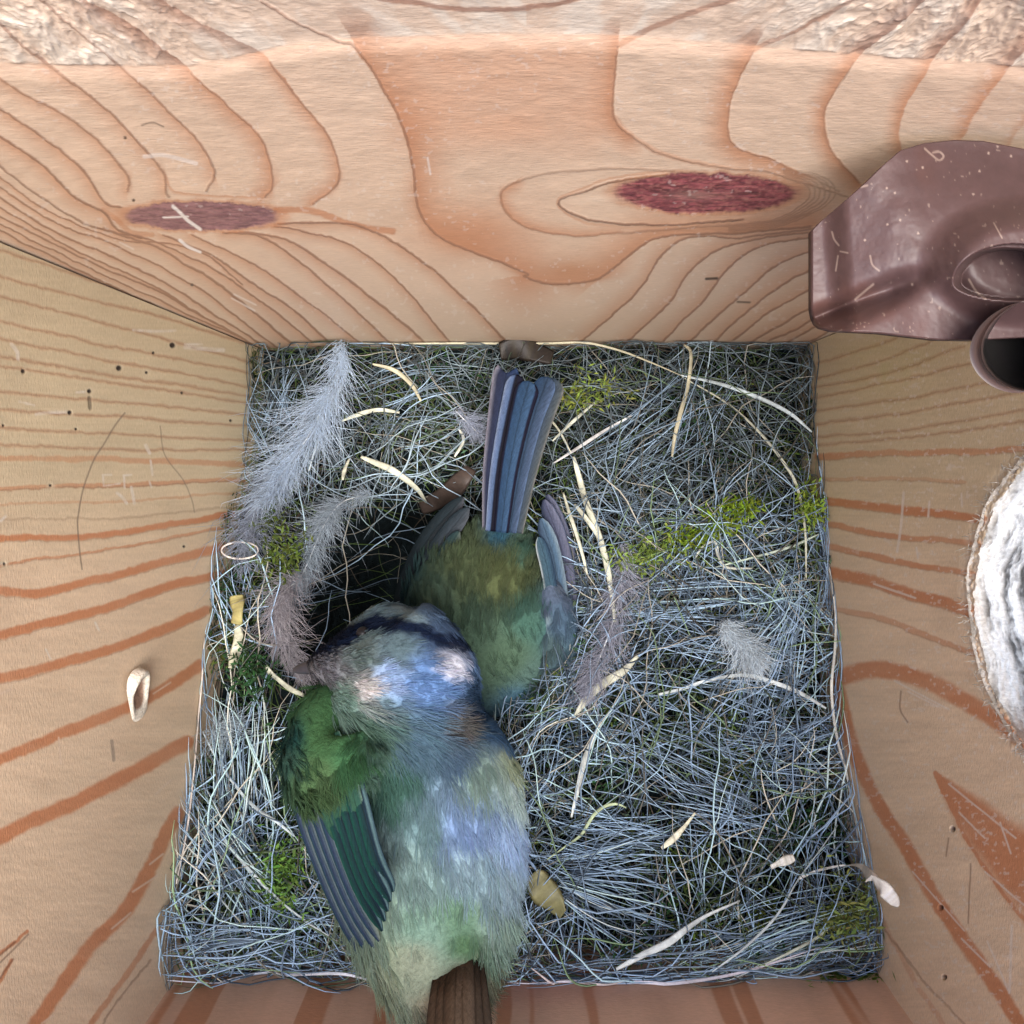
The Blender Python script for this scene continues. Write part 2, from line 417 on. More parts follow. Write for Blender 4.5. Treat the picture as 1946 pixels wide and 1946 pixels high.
    mesh_obj('back_panel', V, [gridfaces(nr, nc), sf + nr * nc], M_back, np.clip(C, .01, .9), box)
build_back()

# ---- side panels
HY, HZ, HR = -0.0168, 0.0728, 0.0198      # entrance hole centre and radius in the right panel
def build_side(sgn):
    ys = np.linspace(YF, YB - .0003, 760)
    zs = np.concatenate([[-0.045], H - 1.0 / np.linspace(1 / .150, 1 / .066, 640), np.linspace(.08, TOPZ, 40)])
    Y, Zz = np.meshgrid(ys, zs)
    P = np.stack([np.full_like(Y, sgn * XW), Y, Zz], -1)
    px, py = proj(P)
    near = Zz > .0775
    wx, wy = rot_noise(px, py, 9, 0.015, 103 + sgn); wx, wy = rot_noise(wx, wy, 5, 0.09, 105 + sgn)
    p = Painter(wx, wy)
    if sgn < 0:
        z0 = lambda pts: Z(0, 0, 1.00725, pts)
        a = lambda pts: Z(0, 600, .3623, pts)
        b = lambda pts: Z(0, 1250, .3602, pts)
        for k, f in enumerate([[(-200, 405), (0, 470), (150, 520), (320, 580), (470, 645)], [(-200, 450), (0, 520), (200, 573), (350, 612), (470, 650)], [(-200, 505), (0, 560), (200, 612), (470, 682)], [(-200, 560), (0, 608), (200, 652), (470, 703)],
                  [(-200, 600), (0, 640), (230, 685), (470, 730)], [(-200, 650), (0, 672), (230, 712), (470, 748)], [(-200, 670), (0, 690), (150, 712), (470, 762)], [(-200, 715), (0, 738), (200, 757), (470, 782)],
                  [(-200, 760), (0, 773), (230, 788), (470, 803)], [(-100, 800), (0, 808), (470, 832)], [(0, 838), (250, 850), (470, 850)]]):
            p.line(z0(f), 5 + (k % 3), side=-1, amt=.5); p.line(z0(f), 8, 'wide', amt=.3)
        p.line(z0([(-100, 866), (0, 864), (220, 868), (460, 878)]), 13, 'wide', amt=.55)
        p.line(z0([(-100, 925), (0, 922), (240, 915), (460, 905)]), 10, 'wide', amt=.6); p.line(z0([(0, 925), (240, 918), (460, 908)]), 3, amt=.5)
        p.line(z0([(-100, 955), (0, 952), (240, 945), (460, 930)]), 5, 'wide', amt=.4)
        p.line(z0([(-100, 985), (0, 982), (240, 975), (460, 955)]), 5, 'thin', amt=.35)
        W = [([(-300, 1180), (0, 1172), (400, 1162), (700, 1122), (1000, 1082), (1220, 1038)], 14, .95), ([(-300, 1330), (0, 1310), (500, 1232), (900, 1165), (1200, 1108)], 6, .7),
             ([(-300, 1460), (0, 1447), (230, 1447), (500, 1385), (800, 1302), (1000, 1252), (1170, 1208)], 20, .95), ([(-300, 1760), (0, 1680), (300, 1600), (600, 1520), (850, 1430), (1190, 1345)], 22, 1.0),
             ([(-300, 1990), (0, 1905), (300, 1832), (600, 1745), (850, 1645), (1080, 1550)], 24, .95)]
        for f, ww, am in W:
            p.line(a(f), ww, 'wide', amt=am); p.line([(x, y + ww * .45) for x, y in a(f)], 3, 'thin', amt=.35)
        p.line(b([(-200, 640), (0, 540), (300, 405), (600, 292), (850, 175), (1060, 45)]), 27, 'wide', amt=.9)
        p.line(b([(-200, 1020), (0, 945), (200, 850), (450, 735), (700, 615), (990, 450)]), 36, 'wide', amt=1)
        p.line(b([(60, 2150), (190, 1932), (350, 1700), (480, 1520), (650, 1350), (770, 1150), (860, 960), (940, 820)]), 34, 'wide', amt=1)
        p.line(b([(380, 2100), (480, 1932), (600, 1760), (720, 1600), (820, 1440)]), 13, 'wide', amt=.7)
        p.line(b([(440, 2100), (540, 1932), (640, 1780), (800, 1590)]), 4, 'thin', amt=.6)
        p.line(b([(-100, 1660), (0, 1560), (80, 1500), (150, 1445)]), 7, 'wide', amt=.9); p.line(b([(-100, 1800), (0, 1700), (60, 1600)]), 9, 'wide', amt=.9)
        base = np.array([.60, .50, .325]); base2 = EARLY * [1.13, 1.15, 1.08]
    else:
        a = lambda pts: Z(1000, 620, .4896, pts)
        b = lambda pts: Z(1000, 1250, .4896, pts)
        for k, f in enumerate([[(1130, 150), (1250, 110), (1450, 40), (1700, -60)], [(1130, 200), (1300, 160), (1500, 92), (1700, 10)], [(1120, 240), (1400, 185), (1700, 80)], [(1120, 282), (1400, 222), (1700, 150), (1932, 100)],
                  [(1120, 330), (1400, 290), (1700, 235), (1932, 195)], [(1130, 380), (1500, 330), (1932, 250)], [(1130, 430), (1500, 398), (1932, 325)], [(1130, 460), (1500, 430), (1932, 370)]]):
            p.line(a(f), 5 + k % 3, side=-1, amt=.45); p.line(a(f), 9, 'wide', amt=.25)
        for f, ww, am in [([(1130, 505), (1400, 492), (1700, 490), (2000, 470)], 15, .7), ([(1150, 592), (1400, 590), (1700, 605)], 8, .4),
                          ([(1130, 672), (1350, 700), (1550, 722), (1720, 748), (1900, 770)], 20, .95), ([(1140, 765), (1400, 812), (1700, 842), (1900, 870)], 14, .75),
                          ([(1150, 850), (1400, 905), (1650, 950), (1900, 990)], 14, .8), ([(1160, 950), (1350, 990), (1500, 1040), (1720, 1105), (1900, 1160)], 28, .95),
                          ([(1190, 1095), (1400, 1140), (1600, 1220), (1740, 1270)], 14, .55)]:
            p.line(a(f), ww, 'wide', amt=am); p.line([(x, y + ww * .4) for x, y in a(f)], 3, 'thin', amt=.3)
        p.line(b([(1190, 90), (1320, 50), (1450, 55), (1560, 95), (1700, 165), (1850, 260), (2050, 420)]), 42, 'wide', amt=.9)
        p.line(b([(1190, 60), (1225, 200), (1270, 350), (1360, 560), (1470, 735), (1590, 940), (1720, 1130), (1850, 1320), (2000, 1560)]), 34, 'wide', amt=.95)
        q = b([(1590, 450), (1680, 540), (1800, 640), (1932, 730), (2100, 850)])
        p.line([(q[0][0], q[0][1], 10), (q[1][0], q[1][1] + 8, 60), (q[2][0], q[2][1] + 20, 110), (q[3][0], q[3][1] + 35, 160), (q[4][0], q[4][1] + 50, 200)], 40, 'wide', amt=.95)
        p.line(b([(1600, 480), (1680, 640), (1780, 810), (1932, 1010), (2100, 1200)]), 10, 'wide', amt=.95)
        p.line(b([(1340, 980), (1440, 1120), (1550, 1260), (1700, 1430)]), 5, 'thin', amt=.5); p.line(b([(1320, 900), (1480, 1200), (1620, 1432)]), 12, 'wide', amt=.35)  # shading of the front right corner, painted as two dark lines
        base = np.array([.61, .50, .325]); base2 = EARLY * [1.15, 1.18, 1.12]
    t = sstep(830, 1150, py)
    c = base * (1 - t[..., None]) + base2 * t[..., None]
    tone = fbm(px * .012, py * .03, 121 + sgn)
    c = c * (.92 + .18 * tone)[..., None]
    st_ = fbm(px * .02, py * .3, 131 + sgn, 3)
    c = c * (1 + .12 * (st_ - .5))[..., None]
    c = mix(c, np.clip(p.wide * (.8 + .5 * tone), 0, 1) * .85, WIDE * [1.12, .98, .85])
    c = mix(c, np.clip(p.thin, 0, 1) * .8, THIN)
    depth = .00006 * p.thin + .00012 * (tone - .5)
    if sgn < 0:
        A = lambda pts: Z(0, 600, .3623, pts)
        pale = [([(700, 75), (820, 82), (920, 78)], 5), ([(400, 402), (460, 398)], 4), ([(190, 518), (260, 508), (350, 505)], 6), ([(970, 165), (1080, 175), (1170, 180)], 9), ([(970, 150), (1060, 150)], 4),
                ([(60, 150), (90, 190), (95, 225)], 8), ([(540, 835), (545, 890)], 3.5), ([(545, 835), (585, 835)], 3), ([(545, 893), (630, 880)], 3), ([(648, 838), (690, 834)], 3), ([(650, 838), (655, 905)], 3.5),
                ([(615, 930), (640, 950), (665, 985)], 6), ([(690, 900), (705, 985)], 6), ([(765, 680), (785, 720)], 7), ([(790, 760), (800, 835)], 4), ([(785, 870), (795, 900)], 4), ([(100, 450), (180, 470)], 3),
                ([(0, 1080), (30, 1050)], 5), ([(500, 1610), (520, 1650)], 4), ([(240, 1750), (265, 1800)], 3), ([(0, 1300), (30, 1298)], 5)]
        m = np.zeros(px.shape)
        for f, ww in pale: m = np.maximum(m, scratch(px, py, A(f), ww))
        hol = A([(905, 155), (625, 275), (470, 396), (368, 508), (122, 292), (265, 890), (770, 298), (25, 1302), (965, 1210), (955, 405), (20, 575), (805, 195), (1210, 550), (400, 595)])
        halo = dots(px, py, hol[:4] + hol[5:9], 11)
        m = m * (.35 + .9 * fbm(px * .12, py * .2, 311, 2)); c = mix(c, np.clip(m * .8, 0, 1), np.array([.72, .66, .56]))
        c = mix(c, halo * .5, np.array([.66, .56, .38]))
        hd = np.maximum(dots(px, py, hol[:2], 7), dots(px, py, hol[2:5], 5.5)); hd = np.maximum(hd, dots(px, py, hol[5:], 3.5))
        hd = np.maximum(hd, scratch(px, py, A([(470, 430), (475, 485)]), 8) * .6)
        c = mix(c, hd, np.array([.04, .03, .025])); depth = depth + .0001 * hd
        cr = np.maximum(scratch(px, py, A([(655, 510), (600, 580), (540, 680), (490, 760), (440, 900), (410, 1050), (412, 1180), (430, 1330)]), 2.6), scratch(px, py, A([(840, 580), (865, 730), (960, 860), (1005, 960), (1020, 1030)]), 2) * .7)
        c = mix(c, cr * .75, np.array([.20, .15, .11]))
        B = lambda pts: Z(0, 1250, .3602, pts)
        for f, ww in [([(0, 190), (60, 165)], 3), ([(810, 190), (900, 130)], 3), ([(820, 720), (900, 645)], 3), ([(790, 1090), (860, 1035)], 3.5), ([(700, 1235), (830, 1150)], 3.5), ([(590, 1430), (690, 1345)], 3.5), ([(330, 1800), (440, 1690)], 4), ([(220, 1930), (280, 1890)], 4), ([(310, 420), (322, 560)], 2.5)]:
            c = mix(c, scratch(px, py, B(f), ww) * .7, np.array([.72, .56, .42]))
        c = mix(c, scratch(px, py, B([(590, 440), (600, 540)]), 7) * .6, np.array([.22, .18, .15]))
        for f in [[(0, 1570), (80, 1500)], [(0, 1610), (150, 1460)], [(0, 1690), (70, 1590)]]: c = mix(c, scratch(px, py, B(f), 3.5) * .6, THIN * .7)
    else:
        A = lambda pts: Z(1000, 620, .4896, pts); B = lambda pts: Z(1000, 1250, .4896, pts)
        m = np.zeros(px.shape)
        for f, ww in [(A([(1465, 645), (1455, 770), (1440, 875)]), 5), (A([(1565, 680), (1560, 740)]), 4), (A([(1690, 650), (1692, 700)]), 3), (A([(1515, 860), (1520, 900)]), 4), (A([(1350, 1000), (1510, 1055)]), 4),
                      (B([(1430, 90), (1640, 200)]), 3), (B([(1480, 130), (1600, 190)]), 2.5), (B([(1640, 490), (1900, 700)]), 3), (B([(1680, 600), (1780, 700)]), 3), (B([(1885, 1040), (1875, 1300)]), 5), (B([(1790, 1100), (1870, 1290)]), 3),
                      (B([(1780, 830), (1932, 960)]), 3), (B([(1840, 640), (1880, 760)]), 3), (B([(1500, 830), (1700, 1060)]), 2.5), (B([(1690, 1090), (1800, 1200)]), 3)]:
            m = np.maximum(m, scratch(px, py, f, ww))
        spk = (fbm(px * .13, py * .17, 141, 2) > .74) * sstep(1500, 1750, px) * .45
        c = mix(c, np.clip(np.maximum(m * .75, spk), 0, 1), np.array([.74, .66, .58]))
        hd = dots(px, py, B([(1608, 970), (1622, 1240), (1655, 665)]), 6)
        c = mix(c, hd, np.array([.06, .04, .035])); depth = depth + .0006 * hd
        for f in [B([(1455, 130), (1452, 200), (1480, 250)]), B([(1640, 700), (1630, 770)]), B([(1725, 800), (1715, 1030)])]: c = mix(c, scratch(px, py, f, 3) * .6, THIN)
        # fretted surface around the hole
        dh = np.hypot(Y - HY, Zz - HZ)
        rim = 1 - sstep(HR + .0002, HR + .0035, dh)
        fr = fbm(Y * 2600, Zz * 2600, 151, 3)
        c = mix(c, np.clip(rim * sstep(.35, .7, fr) * .9, 0, 1), np.array([.66, .60, .50]))
        depth = depth + rim * .0005 * fr
        gr = np.exp(-(((px - 1690) / 90) ** 2 + ((py - 690) / 70) ** 2)); c = mix(c, gr * .35 * fbm(px * .05, py * .05, 7), np.array([.45, .45, .12]))
    P[..., 0] += sgn * depth
    nr, nc = Y.shape
    keep = None
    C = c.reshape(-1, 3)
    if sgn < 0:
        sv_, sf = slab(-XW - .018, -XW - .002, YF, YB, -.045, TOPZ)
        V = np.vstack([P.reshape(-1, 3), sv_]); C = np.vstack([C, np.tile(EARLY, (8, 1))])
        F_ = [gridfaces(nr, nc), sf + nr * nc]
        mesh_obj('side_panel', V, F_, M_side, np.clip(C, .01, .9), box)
    else:
        ang = np.arctan2(Zz - HZ, Y - HY)
        rr = HR * (1 + .03 * (fbm(ang * 9 + 50, ang * 0, 161) - .5) * 2)
        inside = np.hypot(Y - HY, Zz - HZ) < rr
        k = ~(inside[:-1, :-1] | inside[1:, :-1] | inside[:-1, 1:] | inside[1:, 1:])
        yo = np.linspace(YF, YB, 90); zo = np.linspace(-.045, TOPZ, 150)
        Yo, Zo = np.meshgrid(yo, zo); ins = np.hypot(Yo - HY, Zo - HZ) < HR * .98
        ko = ~(ins[:-1, :-1] | ins[1:, :-1] | ins[:-1, 1:] | ins[1:, 1:])
        Po = np.stack([np.full_like(Yo, XW + .018), Yo, Zo], -1).reshape(-1, 3)
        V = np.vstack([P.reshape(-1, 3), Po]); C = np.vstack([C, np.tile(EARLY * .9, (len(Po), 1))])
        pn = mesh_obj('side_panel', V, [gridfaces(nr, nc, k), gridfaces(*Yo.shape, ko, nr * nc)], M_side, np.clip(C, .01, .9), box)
        # bored wall of the hole, ridged by the drill and by pecking
        na, nx = 900, 150
        A_, X_ = np.meshgrid(np.linspace(0, 2 * math.pi, na), np.linspace(0, .0182, nx))
        wob = X_ + .0012 * (fbm(A_ * 5 + 30, X_ * 200, 171, 3) - .5) + .0005 * np.sin(A_ * 7)
        rid = fbm(A_ * 4 + 60, wob * 1000, 181, 3)
        rid2 = fbm(A_ * 30, wob * 4200, 185, 3)
        R_ = HR * (1 + .03 * (fbm(A_ * 9 + 50, A_ * 0, 161) - .5)) - .0001 + .0006 * (rid - .5) + .0003 * (rid2 - .5)
        R_ = R_ + .0012 * np.exp(-X_ / .0012)
        Pt = np.stack([XW - .0001 + X_, HY + R_ * np.cos(A_), HZ + R_ * np.sin(A_)], -1)
        ct_ = np.clip(.72 + 2.2 * (rid - .5) + .7 * (rid2 - .5), .10, .88)[..., None] * np.array([.96, .94, .87])  # near-white: daylight falling in the bore is put into the wood colour
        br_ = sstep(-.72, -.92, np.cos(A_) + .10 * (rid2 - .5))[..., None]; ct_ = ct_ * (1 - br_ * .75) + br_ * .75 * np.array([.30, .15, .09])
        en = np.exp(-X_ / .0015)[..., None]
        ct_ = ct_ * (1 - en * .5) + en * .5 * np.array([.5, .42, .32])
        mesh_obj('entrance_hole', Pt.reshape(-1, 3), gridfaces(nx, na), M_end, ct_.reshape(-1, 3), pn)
        # torn fibres round its rim
        Vs, Fs, Cs = [], [], []
        for i in range(260):
            an = rng.uniform(math.pi * .85, math.pi * 2.15); r0 = HR * rng.uniform(.98, 1.10)
            p0 = np.array([XW - .0002, HY + r0 * math.cos(an), HZ + r0 * math.sin(an)])
            dr = np.array([-rng.uniform(.1, .9), math.cos(an) * rng.uniform(.2, 1) + rng.normal(0, .5), math.sin(an) * rng.uniform(.2, 1) + rng.normal(0, .5)])
            dr /= np.linalg.norm(dr); L = rng.uniform(.0004, .0015)
            Vs.append(np.array([p0, p0 + dr * L * .5 + rng.normal(0, .00012, 3), p0 + dr * L + rng.normal(0, .0002, 3)]))
            Cs.append(np.array([.72, .66, .56]) * rng.uniform(.5, 1.1))
        V_, F2, C2 = tubes(np.array(Vs), np.full(len(Vs), .00007), np.array(Cs))
        mesh_obj('torn_fibre', V_, F2, M_end, C2, pn)['kind'] = 'stuff'

def tubes(PP, rad, col, sides=3, taper=True):
    """PP (n,k,3) centre lines, rad (n,), col (n,3) or (n,k,3) -> verts, faces, colours"""
    n, k, _ = PP.shape
    T = np.gradient(PP, axis=1); T /= np.linalg.norm(T, axis=2, keepdims=True) + 1e-12
    ref = np.tile(np.array([0.13, .21, 1.0]), (n, k, 1)); 
    U = np.cross(T, ref); U /= np.linalg.norm(U, axis=2, keepdims=True) + 1e-9
    W_ = np.cross(T, U)
    s = np.linspace(0, 1, k)
    prof = (1 - .75 * np.abs(2 * s - 1) ** 3) if taper else np.ones(k)
    r = rad[:, None] * prof[None]
    an = np.arange(sides) * 2 * math.pi / sides
    V = PP[:, :, None, :] + r[:, :, None, None] * (np.cos(an)[None, None, :, None] * U[:, :, None, :] + np.sin(an)[None, None, :, None] * W_[:, :, None, :])
    V = V.reshape(-1, 3)
    b0 = (np.arange(n) * k * sides)[:, None, None]; i = (np.arange(k - 1) * sides)[None, :, None]; j = np.arange(sides)[None, None, :]; j2 = (j + 1) % sides
    F_ = np.stack([b0 + i + j, b0 + i + j2, b0 + i + sides + j2, b0 + i + sides + j], -1).reshape(-1, 4)
    if col.ndim == 2: col = np.repeat(col[:, None, :], k, 1)
    C = np.repeat(col[:, :, None, :], sides, 2).reshape(-1, 3)
    return V, F_, C

build_side(-1)
build_side(1)

# ---- front panel and floor
def build_front():
    xs = np.linspace(-.078, .078, 700); zs = np.concatenate([[-.045], np.linspace(.02, .075, 260), [.1, TOPZ]])
    X, Zz = np.meshgrid(xs, zs); P = np.stack([X, np.full_like(X, YF), Zz], -1)
    wv = X * 1000 + 3 * fbm(X * 60 + 9, Zz * 50, 201)
    g = fbm(wv * .33, Zz * 20, 205, 2); ln = sstep(.56, .66, fbm(wv * .42, Zz * 8, 207, 2))
    c = np.tile(np.array([.62, .40, .28]), X.shape + (1,)) * (.85 + .3 * g)[..., None]
    c = mix(c, ln * .75, WIDE * .9)
    c = mix(c, np.exp(-((X + .0) / .02) ** 2 - ((Zz - .037) / .004) ** 2) * .5, np.array([.35, .13, .11]))
    sv_, sf = slab(-.078, .078, YF - .018, YF - .001, -.045, TOPZ)
    V = np.vstack([P.reshape(-1, 3), sv_]); C = np.vstack([c.reshape(-1, 3), np.tile(EARLY, (8, 1))])
    mesh_obj('front_panel', V, [gridfaces(*X.shape), sf + X.size], M_back, C, box)
    v, f = slab(-.078, .078, YF - .018, YB + .018, -.057, -.046)
    mesh_obj('floor_board', v, f, M_back, np.tile(EARLY * .8, (8, 1)), box, smooth=False)
build_front()

# ------------------------------------------------------------------ nest surface
def contact(pts, x):
    q = hit([p[0] for p in pts], [p[1] for p in pts], 0, x); o = np.argsort(q[:, 1]); return q[o, 1], q[o, 2]
LC = contact([(470, 650), (476, 760), (458, 900), (425, 1000), (402, 1150), (385, 1300), (363, 1450), (338, 1600), (296, 1830)], -XW)
RC = contact([(1541, 650), (1545, 800), (1552, 950), (1573, 1100), (1586, 1250), (1600, 1450), (1645, 1650), (1705, 1850)], XW)
HOL = atz(1050, 1372, .012)[:2]
CUP = atz(815, 1140, .0)[:2]
def nestz(x, y, detail=True):
    zl = np.interp(y, *LC); zr = np.interp(y, *RC)
    t = np.clip((x + XW) / (2 * XW), 0, 1)
    z = zl * (1 - t) + zr * t
    d = np.hypot((x - CUP[0]) / .0262, (y - CUP[1]) / .0265)
    z = z - .030 * (1 - sstep(.45, 1.05, d)) + .003 * np.exp(-((d - 1.15) / .2) ** 2)
    z = z - .0075 * np.exp(-np.clip(y - YF, 0, 1) / .0065) - .010 * np.exp(-((x - HOL[0]) / .005) ** 2 - ((y - HOL[1]) / .004) ** 2)
    if detail: z = z + .0035 * (fbm(x * 90 + 50, y * 90 + 50, 301, 3) - .5) * 2
    return z
def onnest(px, py, lift=0.0):
    px = np.atleast_1d(np.asarray(px, float)); py = np.atleast_1d(np.asarray(py, float))
    z = np.full(px.shape, .02)
    for _ in range(30):
        q = atz(px, py, z); z = .5 * z + .5 * (nestz(q[..., 0], q[..., 1]) + lift)
    return atz(px, py, z)

def anchors(px, py, A, s0=1.0):
    num = 0; den = 1e-9
    for a in A:
        s = (a[3] if len(a) > 3 else 40) * s0
        wgt = s / 30.0 / (.35 + ((px - a[0]) ** 2 + (py - a[1]) ** 2) / (s * s)) ** 2.4
        num = num + wgt[..., None] * lin(a[2]); den = den + wgt
    return num / den[..., None]

nest = thing('nest', 'cup nest of moss, hair and grass filling the floor of the wooden box', 'nest')
def build_nest():
    X, Y = np.meshgrid(np.linspace(-XW + .0002, XW - .0002, 260), np.linspace(YF + .0002, YB - .0006, 240))
    z = nestz(X, Y) - .0065
    P = np.stack([X, Y, z], -1)
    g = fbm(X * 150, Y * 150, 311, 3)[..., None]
    c = np.array([.006, .011, .013]) * (.6 + .9 * g)  # near-black: the shade in the nest's gaps is put into the colour
    mesh_obj('shaded_lining', P.reshape(-1, 3), gridfaces(*X.shape), M_lining, c.reshape(-1, 3), nest)
    # hair and fine fibres
    def batch(n, zlo, zhi, rlo, rhi, llo, lhi, cols, seed, k=12, where=None, curl=1.0):
        r = np.random.default_rng(seed)
        x = r.uniform(-XW, XW, n * 2); y = r.uniform(YF, YB, n * 2)
        if where is not None:
            keep = r.random(n * 2) < where(x, y); x, y = x[keep], y[keep]
        x, y = x[:n], y[:n]; n = len(x)
        # neighbouring strands tend to run together
        th = fbm(x * 45 + 20, y * 45 + 20, seed + 1, 2) * 14 + r.normal(0, .65, n)
        L = r.uniform(llo, lhi, n) ; kap = r.normal(0, 28, n) * curl
        s = np.linspace(-.5, .5, k)[None] * L[:, None]
        ang = th[:, None] + kap[:, None] * s + r.normal(0, .0, (n, 1)) + .18 * np.sin(s * 500 + r.uniform(0, 6, n)[:, None])
        ds = L[:, None] / (k - 1)
        PX = x[:, None] + np.cumsum(np.cos(ang) * ds, 1) - L[:, None] * .5 * np.cos(th)[:, None]
        PY = y[:, None] + np.cumsum(np.sin(ang) * ds, 1) - L[:, None] * .5 * np.sin(th)[:, None]
        # strands near a wall bend along it
        PX = np.clip(PX, -XW + .0004, XW - .0004); PY = np.clip(PY, YF + .0004, YB - .0005)
        zz = nestz(PX, PY)
        zz = (zz * .6 + zz.mean(1, keepdims=True) * .4)
        off = r.uniform(zlo, zhi, n)[:, None] + .0012 * np.sin(s * 260 + r.uniform(0, 6, n)[:, None])
        d = np.hypot((PX - CUP[0]) / .0215, (PY - CUP[1]) / .0265)
        zz = np.where(d < 1.1, np.minimum(zz, nestz(PX, PY) + .003), zz)
        PP = np.stack([PX, PY, zz + off], -1)
        dc = np.hypot((x - CUP[0]) / .0262, (y - CUP[1]) / .0265); kp = (dc > .95) | (r.random(n) < .06)
        if kp.sum() < n:
            PP = PP[kp]; n = len(PP); PX = PX[kp]; PY = PY[kp]
        rad = r.uniform(rlo, rhi, n)
        ci = cols(PX.mean(1), PY.mean(1), r)
        return tubes(PP, rad, ci)
    def blue(x, y, r):
        A_ = np.array([.42, .60, .82]); B_ = np.array([.56, .54, .46]); G_ = np.array([.24, .36, .20])
        u = r.random(len(x))[:, None]
        back = sstep(-.025, .008, y)[:, None]        # greener and browner towards the back, and darkened in colour for the shade there
        c = A_ * (1 - .45 * back) + (B_ * .5 + G_ * .5) * .45 * back
        c = np.where(u < .16, B_, c); c = np.where((u > .16) & (u < .26), G_, c)
        patch = .25 + 1.4 * fbm(x * 55 + 30, y * 55 + 30, 433, 2)
        return np.clip(c * ((r.uniform(.12, 1.0, len(x)) ** 1.5 * 1.25 + .08) * patch * (1 - .40 * back[:, 0]))[:, None], .01, .85)
    def deep(x, y, r):  # deep, brown and green: buried layers, gap shade put into their dark colour
        return np.array([.09, .13, .15]) * r.uniform(.2, 1.6, len(x))[:, None]
    def brown(x, y, r):
        return np.array([.10, .08, .06]) * r.uniform(.3, 1.6, len(x))[:, None]
    def green(x, y, r):
        return np.array([.07, .12, .03]) * r.uniform(.4, 1.5, len(x))[:, None]
    dens = lambda x, y: .10 + .90 * (1 - .35 * sstep(-.02, .01, y)) * sstep(.40, .56, fbm(x * 70 + 7, y * 70 + 7, 401, 2))
    V, F_, C = [], [], []; base = 0
    for args in [(1300, -.006, -.003, .00008, .00016, .006, .02, brown, 501), (1700, -.005, -.0015, .00007, .00014, .005, .014, green, 511), (1500, -.006, -.002, .00007, .00012, .008, .02, deep, 513),
                 (2300, -.0025, .0010, .00007, .00013, .008, .028, blue, 521), (1150, .000, .0026, .00009, .00019, .014, .045, blue, 531)]:
        v, f, c = batch(*args, where=dens if args[-1] > 515 else None)
        V.append(v); F_.append(f + base); C.append(c); base += len(v)
    # combed bundles that fan out across the surface
    r = np.random.default_rng(555)
    for (x0, y0, x1, y1, sp0, sp1, n, br) in [(a[0], a[1], a[2], a[3], a[4], a[5], int(a[6] * .7), a[7]) for a in [(1035, 1640, 1290, 1600, 14, 60, 46, 1.4), (1040, 1655, 1250, 1760, 8, 50, 40, 1.4), (1050, 1560, 1300, 1620, 30, 50, 46, .9), (450, 1330, 440, 1640, 34, 44, 60, 1.4), (380, 1500, 560, 1800, 40, 50, 40, 1.4),
                                              (1300, 1850, 1640, 1720, 34, 40, 50, 1.4), (1180, 1380, 1420, 1520, 30, 60, 40, 1.0), (1100, 1150, 1480, 1120, 18, 40, 34, 1.0), (1380, 1420, 1600, 1400, 40, 60, 40, .9), (1520, 1100, 1400, 1380, 20, 70, 34, 1.1),
                                              (560, 700, 520, 860, 34, 50, 36, .7), (700, 780, 860, 720, 40, 40, 36, .7), (1120, 900, 1330, 760, 40, 60, 44, .75), (1330, 700, 1260, 900, 50, 60, 36, .7), (560, 1780, 330, 1820, 26, 24, 30, .9), (1000, 1860, 1500, 1830, 12, 30, 34, .9),
                                              (480, 760, 600, 900, 40, 50, 30, .7), (1450, 1550, 1250, 1500, 30, 60, 40, .9), (1250, 1240, 1540, 1300, 40, 50, 40, 1.0)]]:
        k = 12; u = np.linspace(0, 1, k)[None]; o0 = r.normal(0, 1, (n, 1)); o1 = o0 * .6 + r.normal(0, .7, (n, 1)); a0 = r.uniform(-.15, .3, (n, 1)); a1 = r.uniform(.65, 1.15, (n, 1))
        uu = a0 + (a1 - a0) * u; dx, dy = x1 - x0, y1 - y0; Ln = math.hypot(dx, dy); nx_, ny_ = -dy / Ln, dx / Ln
        off = (sp0 * o0 * (1 - uu) + sp1 * o1 * uu) + 14 * r.normal(0, 1, (n, 1)) * np.sin(uu * 3)
        qx, qy = x0 + dx * uu + nx_ * off, y0 + dy * uu + ny_ * off
        P_ = onnest(qx.ravel(), qy.ravel(), 0).reshape(n, k, 3)
        P_[..., 2] = P_[..., 2] * .5 + P_[..., 2].mean(1, keepdims=True) * .5 + r.uniform(0, .0022, (n, 1))
        P_[..., 0] = np.clip(P_[..., 0], -XW + .0004, XW - .0004); P_[..., 1] = np.clip(P_[..., 1], YF + .0004, YB - .0005)
        v, f, c = tubes(P_, r.uniform(.00007, .00014, n), np.clip(np.array([.50, .70, .92])[None] * (r.uniform(.15, 1.15, (n, 1))) * br, 0, .88))
        V.append(v); F_.append(f + base); C.append(c); base += len(v)
    o = mesh_obj('hair', np.vstack(V), np.vstack(F_), M_hair, np.vstack(C), nest); o['kind'] = 'stuff'
build_nest()

